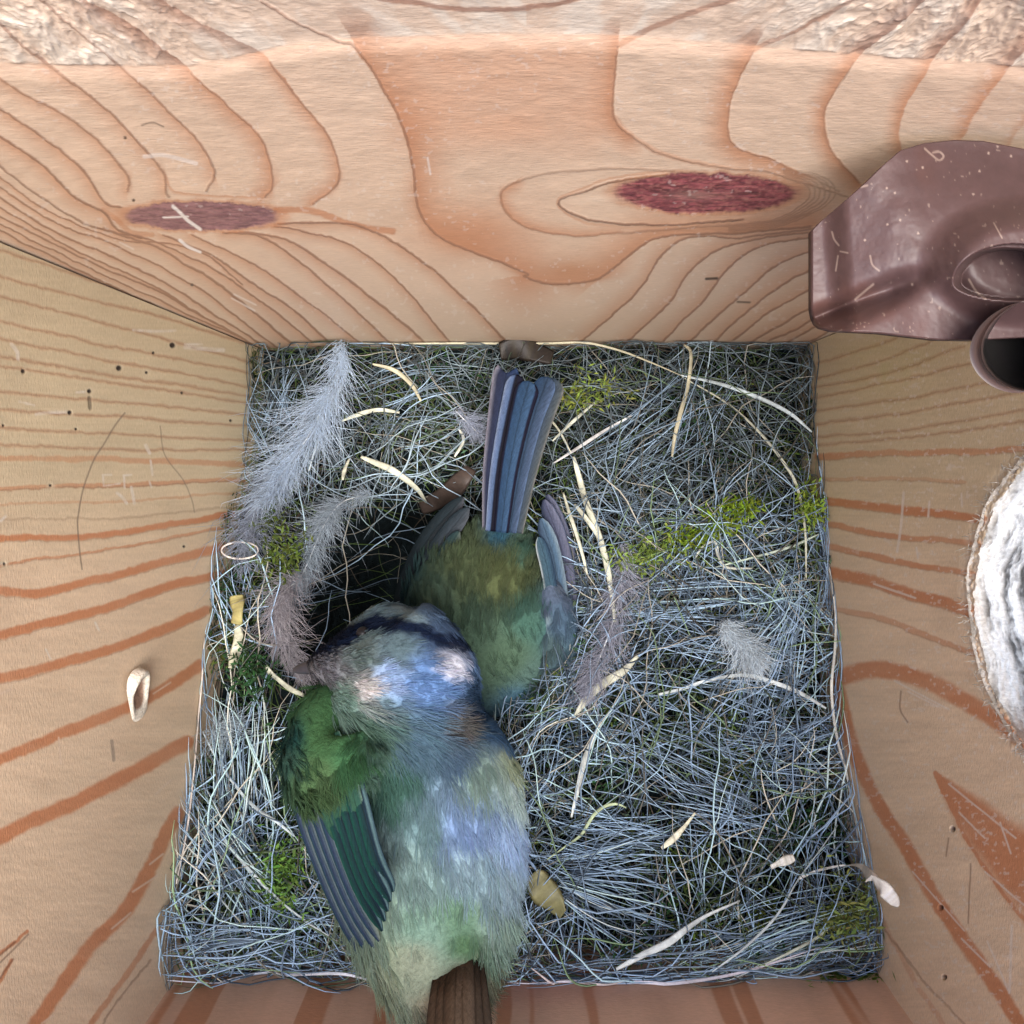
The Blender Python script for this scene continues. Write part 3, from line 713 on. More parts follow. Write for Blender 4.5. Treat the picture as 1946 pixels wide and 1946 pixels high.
def leaves(cx, cy, rx, ry, n, lcol, seed, lift=(0, .0025), size=(.0008, .0021)):
    r = np.random.default_rng(seed)
    px = cx + r.normal(0, rx, n); py = cy + r.normal(0, ry, n)
    P0 = onnest(px, py)
    P0[:, 2] += r.uniform(lift[0], lift[1], n) - .012 * (np.hypot((P0[:, 0] - CUP[0]) / .0262, (P0[:, 1] - CUP[1]) / .0265) < .95)
    d = r.normal(0, 1, (n, 3)); d[:, 2] = np.abs(d[:, 2]) * .5 + .1; d /= np.linalg.norm(d, axis=1, keepdims=True)
    L = r.uniform(size[0], size[1], n)[:, None]; s = np.cross(d, r.normal(0, 1, (n, 3))); s /= np.linalg.norm(s, axis=1, keepdims=True)
    wv = L * .13
    V = np.stack([P0, P0 + d * L * .45 + s * wv, P0 + d * L, P0 + d * L * .45 - s * wv], 1)
    V[..., 0] = np.clip(V[..., 0], -XW + .0003, XW - .0003); V[..., 1] = np.clip(V[..., 1], YF + .0003, YB - .0006)
    C = np.asarray(lcol)[None] * r.uniform(.45, 1.35, (n, 1)) * (1 + r.normal(0, .08, (n, 3)))
    C = np.repeat(np.clip(C, .01, .9), 4, 0)
    return V.reshape(-1, 3), np.arange(4 * n).reshape(-1, 4), C
LIME = (.20, .29, .025); OLIVE = (.09, .13, .025); DEEP = (.03, .085, .03)
clumps = [('moss_clump', 'bright lime green moss sprig lying right of the birds, nearer the back of the nest', [(1370, 985, 28, 16), (1310, 1015, 26, 14), (1400, 960, 18, 8)], 1500, LIME),
          ('moss_clump', 'green moss tuft pressed against the right wall below the brown bracket', [(1530, 960, 14, 22)], 500, (.25, .36, .05)),
          ('moss_clump', 'dull green moss spreading below the lime sprig, under crossing hairs', [(1240, 1040, 40, 18), (1200, 1060, 20, 12)], 900, (.20, .29, .06)),
          ('moss_clump', 'olive moss tuft beside the curled white leaf at the right wall', [(1620, 1700, 34, 30), (1580, 1730, 22, 16)], 1000, (.22, .27, .08)),
          ('moss_clump', 'small green moss tuft in the front right corner of the nest', [(1600, 1888, 30, 18)], 600, (.20, .30, .06)),
          ('moss_clump', 'green moss tuft tucked under the flank of the front bird on its left', [(545, 1640, 20, 36)], 700, (.15, .28, .06)),
          ('moss_clump', 'olive moss patch left of the nest cup among pale fluff', [(535, 1010, 26, 40), (560, 1060, 20, 20)], 900, OLIVE),
          ('moss_clump', 'mossy green tuft right of the tail tip, near the back wall', [(1130, 740, 34, 18), (1090, 760, 20, 12)], 700, (.22, .28, .06)),
          ('moss_clump', 'dark green moss tuft low on the left, beside the yellow seed husk', [(490, 1265, 24, 26)], 700, DEEP)]
for i, (nm, lb, cc, n, colr) in enumerate(clumps):
    n = int(n * .6)
    V, F_, C = [], [], []; b0 = 0
    for j, (x, y, rx, ry) in enumerate(cc):
        v, f, c = leaves(x, y, rx, ry, int(n / len(cc)), colr, 600 + i * 10 + j, (.001, .0035)); V.append(v); F_.append(f + b0); C.append(c); b0 += len(v)
    o = mesh_obj(nm, np.vstack(V), np.vstack(F_), M_moss, np.vstack(C)); tag(o, lb, 'moss', 'moss tufts in the nest')
V, F_, C = [], [], []; b0 = 0
rr_ = np.random.default_rng(77)
for j in range(110):
    x, y = rr_.uniform(330, 1640), rr_.uniform(680, 1840)
    v, f, c = leaves(x, y, 34, 26, 130, [OLIVE, DEEP, (.10, .15, .09)][j % 3], 900 + j, (-.003, .0002)); V.append(v); F_.append(f + b0); C.append(c); b0 += len(v)
mesh_obj('moss_bed', np.vstack(V), np.vstack(F_), M_moss, np.vstack(C), nest)['kind'] = 'stuff'

# ------------------------------------------------------------------ single straws, blades, chips
def ribbon(name, label, cat, pts, w, col, lift=.0021, flat=.35, group='dry grass blades in the nest', mat=None, n=26, endw=.25, free=None):
    """pts: (px,py[,w[,extra lift]]) along the piece"""
    q = spline([(p[0], p[1]) for p in pts], n)
    ww = np.interp(np.linspace(0, 1, n), np.linspace(0, 1, len(pts)), [p[2] if len(p) > 2 else w for p in pts]) * 1.12
    ll = np.interp(np.linspace(0, 1, n), np.linspace(0, 1, len(pts)), [p[3] if len(p) > 3 else 0 for p in pts])
    P = onnest(q[:, 0], q[:, 1], lift)
    z = P[:, 2].copy()
    for _ in range(3): z[1:-1] = (z[:-2] + z[1:-1] + z[2:]) / 3
    P = atz(q[:, 0], q[:, 1], z + ll)
    P[:, 0] = np.clip(P[:, 0], -XW + .0004, XW - .0004); P[:, 1] = np.clip(P[:, 1], YF + .0004, YB - .0005)
    r = ww * .5 * (H - P[:, 2]) / F
    s = np.linspace(0, 1, n); 
    if endw is not None: r = r * (endw + (1 - endw) * np.sin(np.clip(s, .02, .98) * math.pi) ** .5)
    T = np.gradient(P, axis=0); T /= np.linalg.norm(T, axis=1, keepdims=True) + 1e-12
    U = np.cross(T, [0, 0, 1.]); U /= np.linalg.norm(U, axis=1, keepdims=True) + 1e-9; W_ = np.cross(T, U)
    ns = 8; an = np.arange(ns) * 2 * math.pi / ns
    tw = np.sin(s * 5 + len(label)) * .5
    V = P[:, None] + r[:, None, None] * ((np.cos(an)[None, :, None]) * (U * np.cos(tw)[:, None] + W_ * np.sin(tw)[:, None])[:, None] + flat * np.sin(an)[None, :, None] * (W_ * np.cos(tw)[:, None] - U * np.sin(tw)[:, None])[:, None])
    V = V.reshape(-1, 3)
    i = (np.arange(n - 1) * ns)[:, None]; j = np.arange(ns)[None]; j2 = (j + 1) % ns
    F_ = np.stack([i + j, i + j2, i + ns + j2, i + ns + j], -1).reshape(-1, 4)
    caps = np.array([list(range(ns))[::-1], [(n - 1) * ns + k for k in range(ns)]])
    cc = np.asarray(col)[None] * (1 + .12 * np.sin(s * 17 + w))[:, None] * (1 + .10 * rng.normal(0, 1, (n, 1)))
    C = np.repeat(np.clip(cc, .02, .9), ns, 0)
    o = mesh_obj(name, V, [F_, caps], mat or M_straw, C); tag(o, label, cat, group); return o
PALE = (.54, .55, .44); BLUEP = (.52, .60, .62); STR = (.44, .41, .29); WHT = (.78, .78, .72); GRN = (.42, .50, .30)
blades = [
 ([(1090, 868), (1100, 905), (1113, 953), (1142, 1031), (1158, 1100), (1169, 1185)], 12, PALE, 'long pale grass blade curving down just right of the back bird'),
 ([(1092, 958), (1108, 978), (1127, 1003), (1150, 1040)], 9, PALE, 'short pale blade branching off the long curved blade right of the back bird'),
 ([(1070, 936), (1082, 975), (1093, 1007), (1106, 1050), (1116, 1092)], 7, PALE, 'thin pale blade closest to the wing of the back bird'),
 ([(1300, 655), (1313, 672), (1308, 730), (1294, 782), (1282, 830), (1277, 868)], 8, STR, 'straight straw standing down from the back wall, right of the tail'),
 ([(690, 650), (800, 632), (900, 626), (1000, 632), (1085, 645), (1171, 664), (1240, 690), (1300, 716)], 4, STR, 'long thin hair arching over the tail along the back wall'),
 ([(1294, 713), (1370, 730), (1440, 755), (1500, 785), (1543, 821)], 7, BLUEP, 'bluish stem running to the right wall below the bracket'),
 ([(1296, 716), (1380, 765), (1440, 818), (1490, 880), (1516, 930), (1530, 1010), (1532, 1100)], 5, PALE, 'long thin stem curving down along the right wall'),
 ([(1093, 1360), (1110, 1335), (1132, 1309), (1160, 1290), (1186, 1274), (1212, 1247)], 16, PALE, 'broad pale blade pointing away from the cup rim right of the front bird'),
 ([(1142, 1372), (1125, 1410), (1110, 1446), (1098, 1500), (1086, 1553)], 10, (.60, .64, .60), 'pale straw running steeply down, right of the front bird'),
 ([(1250, 1320), (1300, 1308), (1343, 1294), (1416, 1283), (1490, 1304), (1530, 1322), (1570, 1346)], 9, (.60, .66, .66), 'arched pale blade under the white down tuft on the right'),
 ([(1257, 1612), (1277, 1596), (1296, 1577), (1321, 1545)], 12, (.80, .78, .60), 'short thick cream straw lying alone in the right of the nest'),
 ([(1171, 1842), (1220, 1815), (1269, 1792), (1305, 1765), (1343, 1740), (1406, 1712)], 13, (.62, .68, .68), 'thick pale straw slanting across the front right of the nest'),
 ([(1039, 1634), (1070, 1612), (1103, 1588), (1118, 1565), (1130, 1547), (1150, 1532), (1172, 1528), (1190, 1535)], 6, GRN, 'greenish stem with an S bend right of the front bird'),
 ([(1592, 1568), (1555, 1620), (1514, 1676), (1490, 1720), (1460, 1759), (1410, 1805), (1353, 1847)], 5, BLUEP, 'long thin bluish stem slanting down left from the right wall'),
 ([(1441, 1838), (1505, 1808), (1563, 1774), (1605, 1725), (1643, 1668)], 5, (.5, .55, .45), 'thin bowed stem ending at the curled white leaf'),
 ([(660, 708), (640, 755), (617, 812), (600, 850), (587, 895)], 4, (.66, .74, .76), 'thin straight white hair across the pale plume in the back left'),
 ([(686, 868), (715, 880), (748, 895), (791, 928), (811, 957)], 12, PALE, 'thick pale curved straw at the rim above the cup'),
 ([(708, 692), (740, 700), (762, 712), (785, 735), (800, 762)], 8, STR, 'hooked straw arching near the back wall, right of the pale plume'),
 ([(650, 800), (680, 788), (719, 779), (759, 784)], 8, PALE, 'pale straw lying level above the thick curved rim straw'),
 ([(651, 912), (655, 892), (664, 872)], 7, PALE, 'tiny upright pale straw left of the rim straw'),
 ([(505, 1265), (515, 1280), (530, 1292), (550, 1308), (578, 1322)], 12, PALE, 'thick pale straw poking out left of the head of the front bird'),
 ([(871, 815), (879, 826), (880, 840), (872, 855), (864, 868)], 6, (.58, .60, .52), 'little bracket-shaped stem left of the tail'),
 ([(383, 1210), (381, 1300), (374, 1400), (367, 1480), (355, 1580), (335, 1680)], 4, (.62, .56, .50), 'long hair hugging the left wall'),
 ([(1583, 1060), (1590, 1120), (1587, 1230), (1580, 1310), (1590, 1400), (1612, 1480), (1628, 1560)], 5, (.60, .60, .54), 'long hair hugging the right wall below its middle'),
 ([(385, 1390), (410, 1440), (437, 1480), (480, 1530), (530, 1565), (560, 1590)], 6, BLUEP, 'pale stem slanting toward the left wing of the front bird'),
 ([(420, 1590), (480, 1660), (530, 1710), (580, 1750), (640, 1790)], 7, BLUEP, 'thick bluish stem below the left wing of the front bird'),
 ([(300, 1862), (420, 1868), (520, 1855), (640, 1850), (700, 1862)], 6, (.62, .64, .70), 'pale hair stretched level along the front wall, left of the front bird'),
 ([(960, 1905), (1100, 1880), (1250, 1872), (1400, 1850), (1560, 1800)], 6, (.62, .60, .66), 'pale hair stretched along the front wall, right of the front bird'),
 ([(1010, 1840), (1080, 1890), (1150, 1905), (1230, 1908)], 5, (.62, .55, .54), 'hair bowed over the front wall close to the tail of the front bird'),
 ([(1030, 780), (1060, 815), (1085, 860)], 4, PALE, 'short straw leaning on the right edge of the tail'),
 ([(1052, 880), (1100, 850), (1150, 818), (1200, 790)], 6, (.50, .50, .50), 'dull stem slanting up right from beside the tail'),
 ([(1050, 838), (1090, 800), (1130, 765)], 6, (.55, .57, .48), 'short pale stem slanting up right near the tail tip'),
 ([(1360, 1078), (1430, 1060), (1500, 1040), (1556, 1015)], 5, (.5, .58, .48), 'greenish stem reaching the right wall below the lime moss'),
 ([(1320, 1062), (1335, 1040), (1358, 1030), (1365, 1055), (1380, 1078), (1430, 1080)], 6, (.58, .60, .52), 'kinked pale rootlet just below the lime moss'),
]
for pts, w_, cl, lb in blades:
    ribbon('hair_strand' if ' hair ' in ' ' + lb + ' ' else 'grass_blade', lb, 'hair' if ' hair ' in ' ' + lb + ' ' else 'grass blade', pts, w_, cl, group='long hairs in the nest' if ' hair ' in ' ' + lb + ' ' else 'dry grass blades in the nest')
ribbon('curled_leaf', 'white curled dry leaf with a long thin stalk by the right wall', 'leaf', [(1519, 1669, 5), (1550, 1656, 5), (1578, 1649, 6), (1610, 1644, 6, .001), (1636, 1646, 9, .006), (1655, 1668, 26, .010), (1680, 1690, 30, .0115), (1700, 1712, 22, .0115), (1708, 1722, 6, .0115)], 20, (.82, .80, .74), group=None, flat=.12, endw=None, n=50, lift=.001)
ribbon('wood_chip', 'small white wood chip lying left of the curled white leaf', 'chip', [(1465, 1648), (1485, 1638), (1509, 1630)], 18, (.80, .80, .72), group=None, endw=.5, lift=.0042)
ribbon('seed_husk', 'yellow seed husk standing at the left wall', 'seed husk', [(450, 1132), (452, 1155), (450, 1185)], 26, (.40, .36, .15), group=None, endw=.8, lift=.003)
ribbon('seed_husk', 'pale papery husk just below the yellow one at the left wall', 'seed husk', [(450, 1188), (454, 1215), (446, 1245), (438, 1270)], 18, (.58, .58, .44), group=None, endw=.5, lift=.002)
ribbon('bark_flake', 'mottled yellow brown bark flake beside the right flank of the front bird', 'bark flake', [(1012, 1660), (1035, 1695), (1070, 1738)], 50, (.20, .19, .09), group=None, endw=.5, flat=.12, lift=.003)
ribbon('dark_scrap', 'dark brown dead leaf scrap against the back wall above the tail', 'leaf', [(950, 668), (990, 662), (1050, 680)], 40, (.030, .024, .014), group=None, endw=.6, flat=.15)  # dark colour stands for a shaded hole in the nest here
ribbon('dark_scrap', 'brown curled leaf scrap at the back rim of the cup', 'leaf', [(800, 965), (850, 940), (895, 890)], 36, (.055, .040, .034), group=None, endw=.6, flat=.2)
th = np.linspace(0, 2 * math.pi * 1.02, 12)
ribbon('hair_strand', 'small closed loop of pale hair against the left wall', 'hair', [(456 + 35 * math.cos(t), 1046 + 16 * math.sin(t)) for t in th], 4, (.66, .62, .58), group='long hairs in the nest', n=50, lift=.004)

# torn splinter on the left wall
def splinter():
    na, nr = 26, 9
    A_, R_ = np.meshgrid(np.linspace(0, 2 * math.pi, na), np.linspace(0, 1, nr))
    px = 257 + R_ * np.cos(A_) * 19 + 3 * np.sin(A_ * 3) * R_; py = 1320 + R_ * np.sin(A_) * 52
    P = hit(px, py, 0, -XW + .0001)
    hgt = .0010 * (.35 + .65 * sstep(.5, -.6, np.sin(A_))) * sstep(.35, .8, R_) * (1 - .9 * sstep(.85, 1, R_)) * (1 + .5 * np.cos(A_ * 1 + 2)) * (1 + .3 * fbm(A_ * 3 + 9, R_ * 5, 3))
    P[..., 0] += hgt + .0002
    c = np.where((R_ < .58)[..., None], np.array([.30, .19, .13]), np.array([.80, .73, .60])) * (.55 + .9 * fbm(A_ * 7 + 20, R_ * 3, 8))[..., None]
    o = mesh_obj('wood_splinter', P.reshape(-1, 3), gridfaces(nr, na), M_end, c.reshape(-1, 3)); tag(o, 'pale torn sliver raised from the lower left wall', 'splinter')
splinter()

# ------------------------------------------------------------------ loose downy feathers
def down(name, label, pts, bl, n, col, seed, lift=.003, ang=(.4, 1.2), sprd=.0012, group='downy feathers in the nest', shaft=True, rad=.000045):
    n = int(n * .75); r = np.random.default_rng(seed)
    q = spline([(p[0], p[1]) for p in pts], 40)
    P = onnest(q[:, 0], q[:, 1], lift); z = P[:, 2].copy()
    for _ in range(8): z[1:-1] = (z[:-2] + z[1:-1] + z[2:]) / 3
    P = atz(q[:, 0], q[:, 1], z)
    t = thing(name, label, 'feather', group=group)
    if shaft:
        v, f, c = tubes(P[None], np.array([.00014]), np.array([[.80, .84, .86]])); mesh_obj('shaft', v, f, M_straw, c, t)
    T = np.gradient(P, axis=0); T /= np.linalg.norm(T, axis=1, keepdims=True)
    U = np.cross(T, [0, 0, 1.]); U /= np.linalg.norm(U, axis=1, keepdims=True)
    nt_ = max(12, n // 16); ti = r.integers(0, 40, nt_); ts = r.choice([-1, 1], nt_); ta = r.uniform(*ang, nt_); tl_ = r.uniform(.45, 1.5, nt_); k_ = r.integers(0, nt_, n)
    i = np.clip(ti[k_] + r.integers(-1, 2, n), 0, 39); sd = ts[k_][:, None]; a_ = (ta[k_] + r.normal(0, .16, n))[:, None]
    s = i / 39.0; L = bl * (.35 + .65 * np.sin(np.clip(s * 1.1, 0, 1) * math.pi * .9 + .15)) * r.uniform(.4, 1.2, n) * tl_[k_]
    D = T[i] * np.cos(a_) + U[i] * sd * np.sin(a_) + np.array([0, 0, 1]) * r.normal(.05, .30, (n, 1)) + r.normal(0, .22, (n, 3)); D /= np.linalg.norm(D, axis=1, keepdims=True)
    k = 7; S = np.linspace(0, 1, k)[None, :, None]
    bend = r.normal(0, .6, (n, 1, 3)) + T[i][:, None] * .45
    PP = P[i][:, None] + r.normal(0, sprd * .5, (n, 1, 3)) + D[:, None] * S * L[:, None, None] + bend * (S ** 2) * L[:, None, None] * .6 + r.normal(0, .00006, (n, k, 3))
    PP[..., 0] = np.clip(PP[..., 0], -XW + .0003, XW - .0003); PP[..., 1] = np.clip(PP[..., 1], YF + .0003, YB - .0006)
    v, f, c = tubes(PP, np.full(n, rad), np.asarray(col)[None] * r.uniform(.6, 1.15, (n, 1)))
    mesh_obj('vane', v, f, M_down, c, t)
    return t
BW = (.74, .82, .90)
down('down_feather', 'long white downy plume with a bright quill tip in the back left corner', [(650, 655), (638, 715), (615, 770), (585, 830), (545, 890), (515, 940)], .0088, 2100, (.66, .78, .92), 701, .006, (.3, .9))
down('down_feather', 'soft grey downy feather lying against the left wall beside the plume', [(520, 880), (495, 950), (478, 1010), (460, 1070)], .006, 1300, (.44, .50, .62), 702, .003)
down('down_feather', 'grey feather fringing the left rim of the nest cup', [(700, 940), (650, 955), (615, 1000), (585, 1070), (555, 1130)], .0045, 1500, (.42, .50, .58), 703, .003, (.5, 1.2))
down('down_feather', 'pinkish grey fluffy feather curling beside the left rim and the front head', [(600, 1090), (545, 1120), (530, 1170), (540, 1230), (575, 1280)], .0048, 1800, (.52, .50, .55), 704, .004)
down('down_feather', 'bright white down tuft right of the birds, middle of the nest', [(1375, 1185), (1395, 1210), (1420, 1235), (1440, 1262)],   .0040, 1700, (.78, .88, .95), 705, .0055, (.2, 1.3))
down('down_feather', 'grey fluff feather right of the back bird under the long pale blade', [(1185, 1040), (1180, 1110), (1165, 1180), (1140, 1250), (1110, 1320)], .0046, 1800, (.48, .50, .60), 706, .002, (.4, 1.2))
down('down_feather', 'bluish feather wisp left of the tail, pointing at it', [(865, 780), (890, 805), (918, 832)], .003, 420, (.50, .56, .70), 707, .004)
down('down_feather', 'faint white fluff on the left wall side below the yellow husk', [(405, 1400), (430, 1375), (412, 1410)], .0042, 420, (.60, .70, .76), 708, .002, (.2, 1.4), shaft=False)

# ------------------------------------------------------------------ birds
def loft(nodes, nring=70, nseg=56, flat=2.3):
    """nodes: (px, py, z, half width px, half height m) from tail to head -> centre, frame, rings"""
    A = spline(nodes, nring)
    Cn = atz(A[:, 0], A[:, 1], A[:, 2]); hw = A[:, 3] * (H - A[:, 2]) / F; hh = A[:, 4]
    T = np.gradient(Cn, axis=0); T /= np.linalg.norm(T, axis=1, keepdims=True)
    U = np.cross(T, [0, 0, 1.]); U /= np.linalg.norm(U, axis=1, keepdims=True); N = np.cross(U, T) * .15 + np.array([0, 0, .85]); N /= np.linalg.norm(N, axis=1, keepdims=True)
    return Cn, T, U, N, np.maximum(hw, .0004), np.maximum(hh, .0004)
def body_mesh(nodes, colf, nring=90, nseg=64):
    Cn, T, U, N, hw, hh = loft(nodes, nring)
    an = np.arange(nseg) * 2 * math.pi / nseg
    V = Cn[:, None] + hw[:, None, None] * np.cos(an)[None, :, None] * U[:, None] + hh[:, None, None] * np.sin(an)[None, :, None] * N[:, None]
    Vf = V.reshape(-1, 3)
    i = (np.arange(nring - 1) * nseg)[:, None]; j = np.arange(nseg)[None]; j2 = (j + 1) % nseg
    F_ = np.stack([i + j, i + j2, i + nseg + j2, i + nseg + j], -1).reshape(-1, 4)
    n0 = len(Vf); Vf = np.vstack([Vf, Cn[0] - T[0] * hw[0] * .5, Cn[-1] + T[-1] * hw[-1] * .5])
    tri = np.array([[n0, k2, k1] for k1, k2 in zip(range(nseg), list(range(1, nseg)) + [0])] + [[n0 + 1, (nring - 1) * nseg + k1, (nring - 1) * nseg + k2] for k1, k2 in zip(range(nseg), list(range(1, nseg)) + [0])])
    px, py = proj(Vf); C = colf(px, py)
    return Vf, [F_, tri], C, (V, T, U, N)
def fluff(data, colf, n, Lf, seed, lift=.28, rad=.00007, jit=.22, colj=.14, flow=None):
    V, T, U, N = data; nr, ns, _ = V.shape
    r = np.random.default_rng(seed)
    m_ = 13; nc_ = n // m_; n = nc_ * m_
    rp = lambda a: np.repeat(a, m_, 0)
    i = rp(r.integers(0, nr, nc_)); j = rp((r.random(nc_) * ns).astype(int))
    f = rp(r.random(nc_))[:, None]; g = rp(r.random(nc_))[:, None]; i2 = np.minimum(i + 1, nr - 1)
    P0 = (V[i, j] * (1 - f) + V[i, (j + 1) % ns] * f) * (1 - g) + g * (V[i2, j] * (1 - f) + V[i2, (j + 1) % ns] * f)
    cen = V.mean(1)[i]; nrm = P0 - cen; nrm /= np.linalg.norm(nrm, axis=1, keepdims=True)
    D = -T[i]
    if flow is not None: D = D + flow(P0)
    D = D - nrm * (D * nrm).sum(1, keepdims=True); D /= np.linalg.norm(D, axis=1, keepdims=True) + 1e-9
    px, py = proj(P0); L = Lf(px, py) * r.uniform(.75, 1.1, n) * rp(r.uniform(.8, 1.15, nc_))
    B_ = np.cross(nrm, D); fan = np.tile(np.linspace(-1, 1, m_), nc_)[:, None] + r.normal(0, .1, (n, 1))
    L = L * (1 - .28 * fan[:, 0] ** 2)
    P0 = P0 + B_ * fan * .00022
    D = D + B_ * fan * .34 + nrm * (lift * rp(r.uniform(.4, 1.5, (nc_, 1)))) + rp(r.normal(0, jit, (nc_, 3))) + r.normal(0, .04, (n, 3))
    k = 5; S = np.linspace(0, 1, k)[None, :, None]
    PP = P0[:, None] + D[:, None] * S * L[:, None, None] - nrm[:, None] * (S ** 2) * L[:, None, None] * lift * .45 + r.normal(0, .00004, (n, k, 3))
    PP[..., 1] = np.maximum(PP[..., 1], YF + .0005)
    C = colf(px, py) * rp(r.uniform(1 - colj, 1 + colj, (nc_, 1))) * (1 + r.normal(0, .03, (n, 3)))
    # barbs pale a little at their tips
    C = np.clip(C, .002, .9)[:, None, :] * (.84 + .28 * S)
    return tubes(PP, np.full(n, rad), C)

def feather(name, P, wd, cols, parent, camber=.15, up=(0, 0, 1.), mat=None, round_=.5, thick=.00012, tipcut=0, tipc=None, gain=.75):
    """P (n,3) along the shaft, wd half width (m) per point, cols list of (t across -1..1, rgb)"""
    P = spline(P, 64); wd = np.interp(np.linspace(0, 1, 64), np.linspace(0, 1, len(wd)), wd); n = len(P); nc = 25
    T = np.gradient(P, axis=0); T /= np.linalg.norm(T, axis=1, keepdims=True)
    upv = np.asarray(up, float); U = np.cross(T, upv); U /= np.linalg.norm(U, axis=1, keepdims=True); N = np.cross(U, T)
    t = np.linspace(-1, 1, nc)
    s = np.linspace(0, 1, n)
    back = tipcut * (np.abs(t)[None] ** 1.5) * sstep(.75, 1, s)[:, None]
    V = P[:, None] + (wd[:, None] * t[None])[..., None] * U[:, None] - (wd[:, None] * camber * t[None] ** 2)[..., None] * N[:, None] - back[..., None] * T[:, None]
    serr = rng.normal(0, .00005, (n, nc)); V = V + serr[..., None] * N[:, None] * .5
    ct = np.array([c[0] for c in cols]); cc = np.array([lin(c[1]) for c in cols])
    C1 = np.stack([np.interp(t, ct, cc[:, k]) for k in range(3)], -1)
    barb = fbm(s[:, None] * 110 - np.abs(t)[None] * 16 + 40, np.abs(t)[None] * 1.2 + 4 + (t > 0)[None] * 5, 31, 3)
    C = C1[None] * gain * (.55 + .9 * barb)[..., None] * (1 - .45 * np.exp(-(t / .06) ** 2))[None, :, None]
    if tipc is not None: C = mix(C, np.tile((sstep(.84, .95, s) * .8)[:, None], (1, nc)), lin(tipc))
    V2 = V - thick * N[:, None]
    m = n * nc
    f1 = gridfaces(n, nc); f2 = gridfaces(n, nc)[:, ::-1] + m
    e = []
    for k in range(n - 1): e += [[k * nc, (k + 1) * nc, (k + 1) * nc + m, k * nc + m], [k * nc + nc - 1, k * nc + nc - 1 + m, (k + 1) * nc + nc - 1 + m, (k + 1) * nc + nc - 1]]
    for k in range(nc - 1): e += [[k, k + m, k + 1 + m, k + 1], [(n - 1) * nc + k, (n - 1) * nc + k + 1, (n - 1) * nc + k + 1 + m, (n - 1) * nc + k + m]]
    return mesh_obj(name, np.vstack([V.reshape(-1, 3), V2.reshape(-1, 3)]), [f1, f2, np.array(e)], mat or M_vane, np.clip(np.vstack([C.reshape(-1, 3)] * 2), .003, .9), parent)
def px_path(pts, n=24):
    A = spline(pts, n); return atz(A[:, 0], A[:, 1], A[:, 2])
def wprof(n, w_, root=.35, tip=.2, z=None):
    s = np.linspace(0, 1, n); return w_ * np.minimum(1, root + s * 3) * np.where(s > .8, np.sqrt(np.clip(1 - ((s - .8) / .2) ** 2 * (1 - tip ** 2), 0, 1)), 1)

GAIN = 1.0
def capline(px, py, pts, w_): return scratch(px, py, pts, w_)

# ---- back bird (tail up the picture, head down in the cup)
UA = [(960, 1100, (92, 102, 68), 50), (880, 1090, (88, 102, 74), 40), (830, 1120, (74, 96, 82), 36), (900, 1200, (74, 98, 82), 45), (960, 1250, (86, 112, 92), 40), (985, 1060, (72, 112, 100), 24),
      (945, 1035, (58, 104, 128), 22), (1050, 1050, (84, 92, 118), 28), (1070, 1150, (76, 112, 132), 34), (1085, 1220, (82, 128, 138), 34), (1020, 1290, (90, 118, 110), 34), (1000, 1335, (84, 124, 150), 30), (1060, 1300, (84, 108, 74), 26),
      (770, 1090, (54, 84, 90), 30), (745, 1150, (26, 56, 64), 30), (1000, 1180, (72, 108, 96), 35), (1000, 1420, (70, 100, 130), 40)]
def ucol(px, py): return np.clip(anchors(px, py, UA) * .66, .004, .8)
b1 = thing('blue_tit', 'olive bird head down in the nest cup, blue grey tail toward the back wall', 'bird', group='small birds in the nest')
NU = [(957, 985, .012, 16, .002), (955, 1010, .011, 46, .005), (945, 1050, .010, 90, .009), (932, 1110, .009, 150, .012), (932, 1170, .009, 172, .013), (942, 1230, .008, 168, .012), (965, 1285, .0065, 152, .0110), (988, 1325, .004, 122, .0095), (1000, 1360, .001, 90, .0085), (1008, 1385, -.002, 64, .0065), (1010, 1400, -.004, 20, .002)]
V, F_, C, data = body_mesh(NU, ucol)
body1 = mesh_obj('body', V, F_, M_body, C, b1)
v, f, c = fluff(data, ucol, 46000, lambda x, y: np.where(y < 1060, .0026, .0034), 801, rad=.00005, colj=.06, jit=.10, lift=.2)
o = mesh_obj('plumage', v, f, M_plum, c, body1); o['kind'] = 'stuff'
tail1 = None
tl = thing('tail', '', ''); 
for k_ in ('label', 'category'): del tl[k_]
tl.parent = b1
BL = (62, 92, 128); DK = (14, 22, 48); GR = (100, 116, 138)
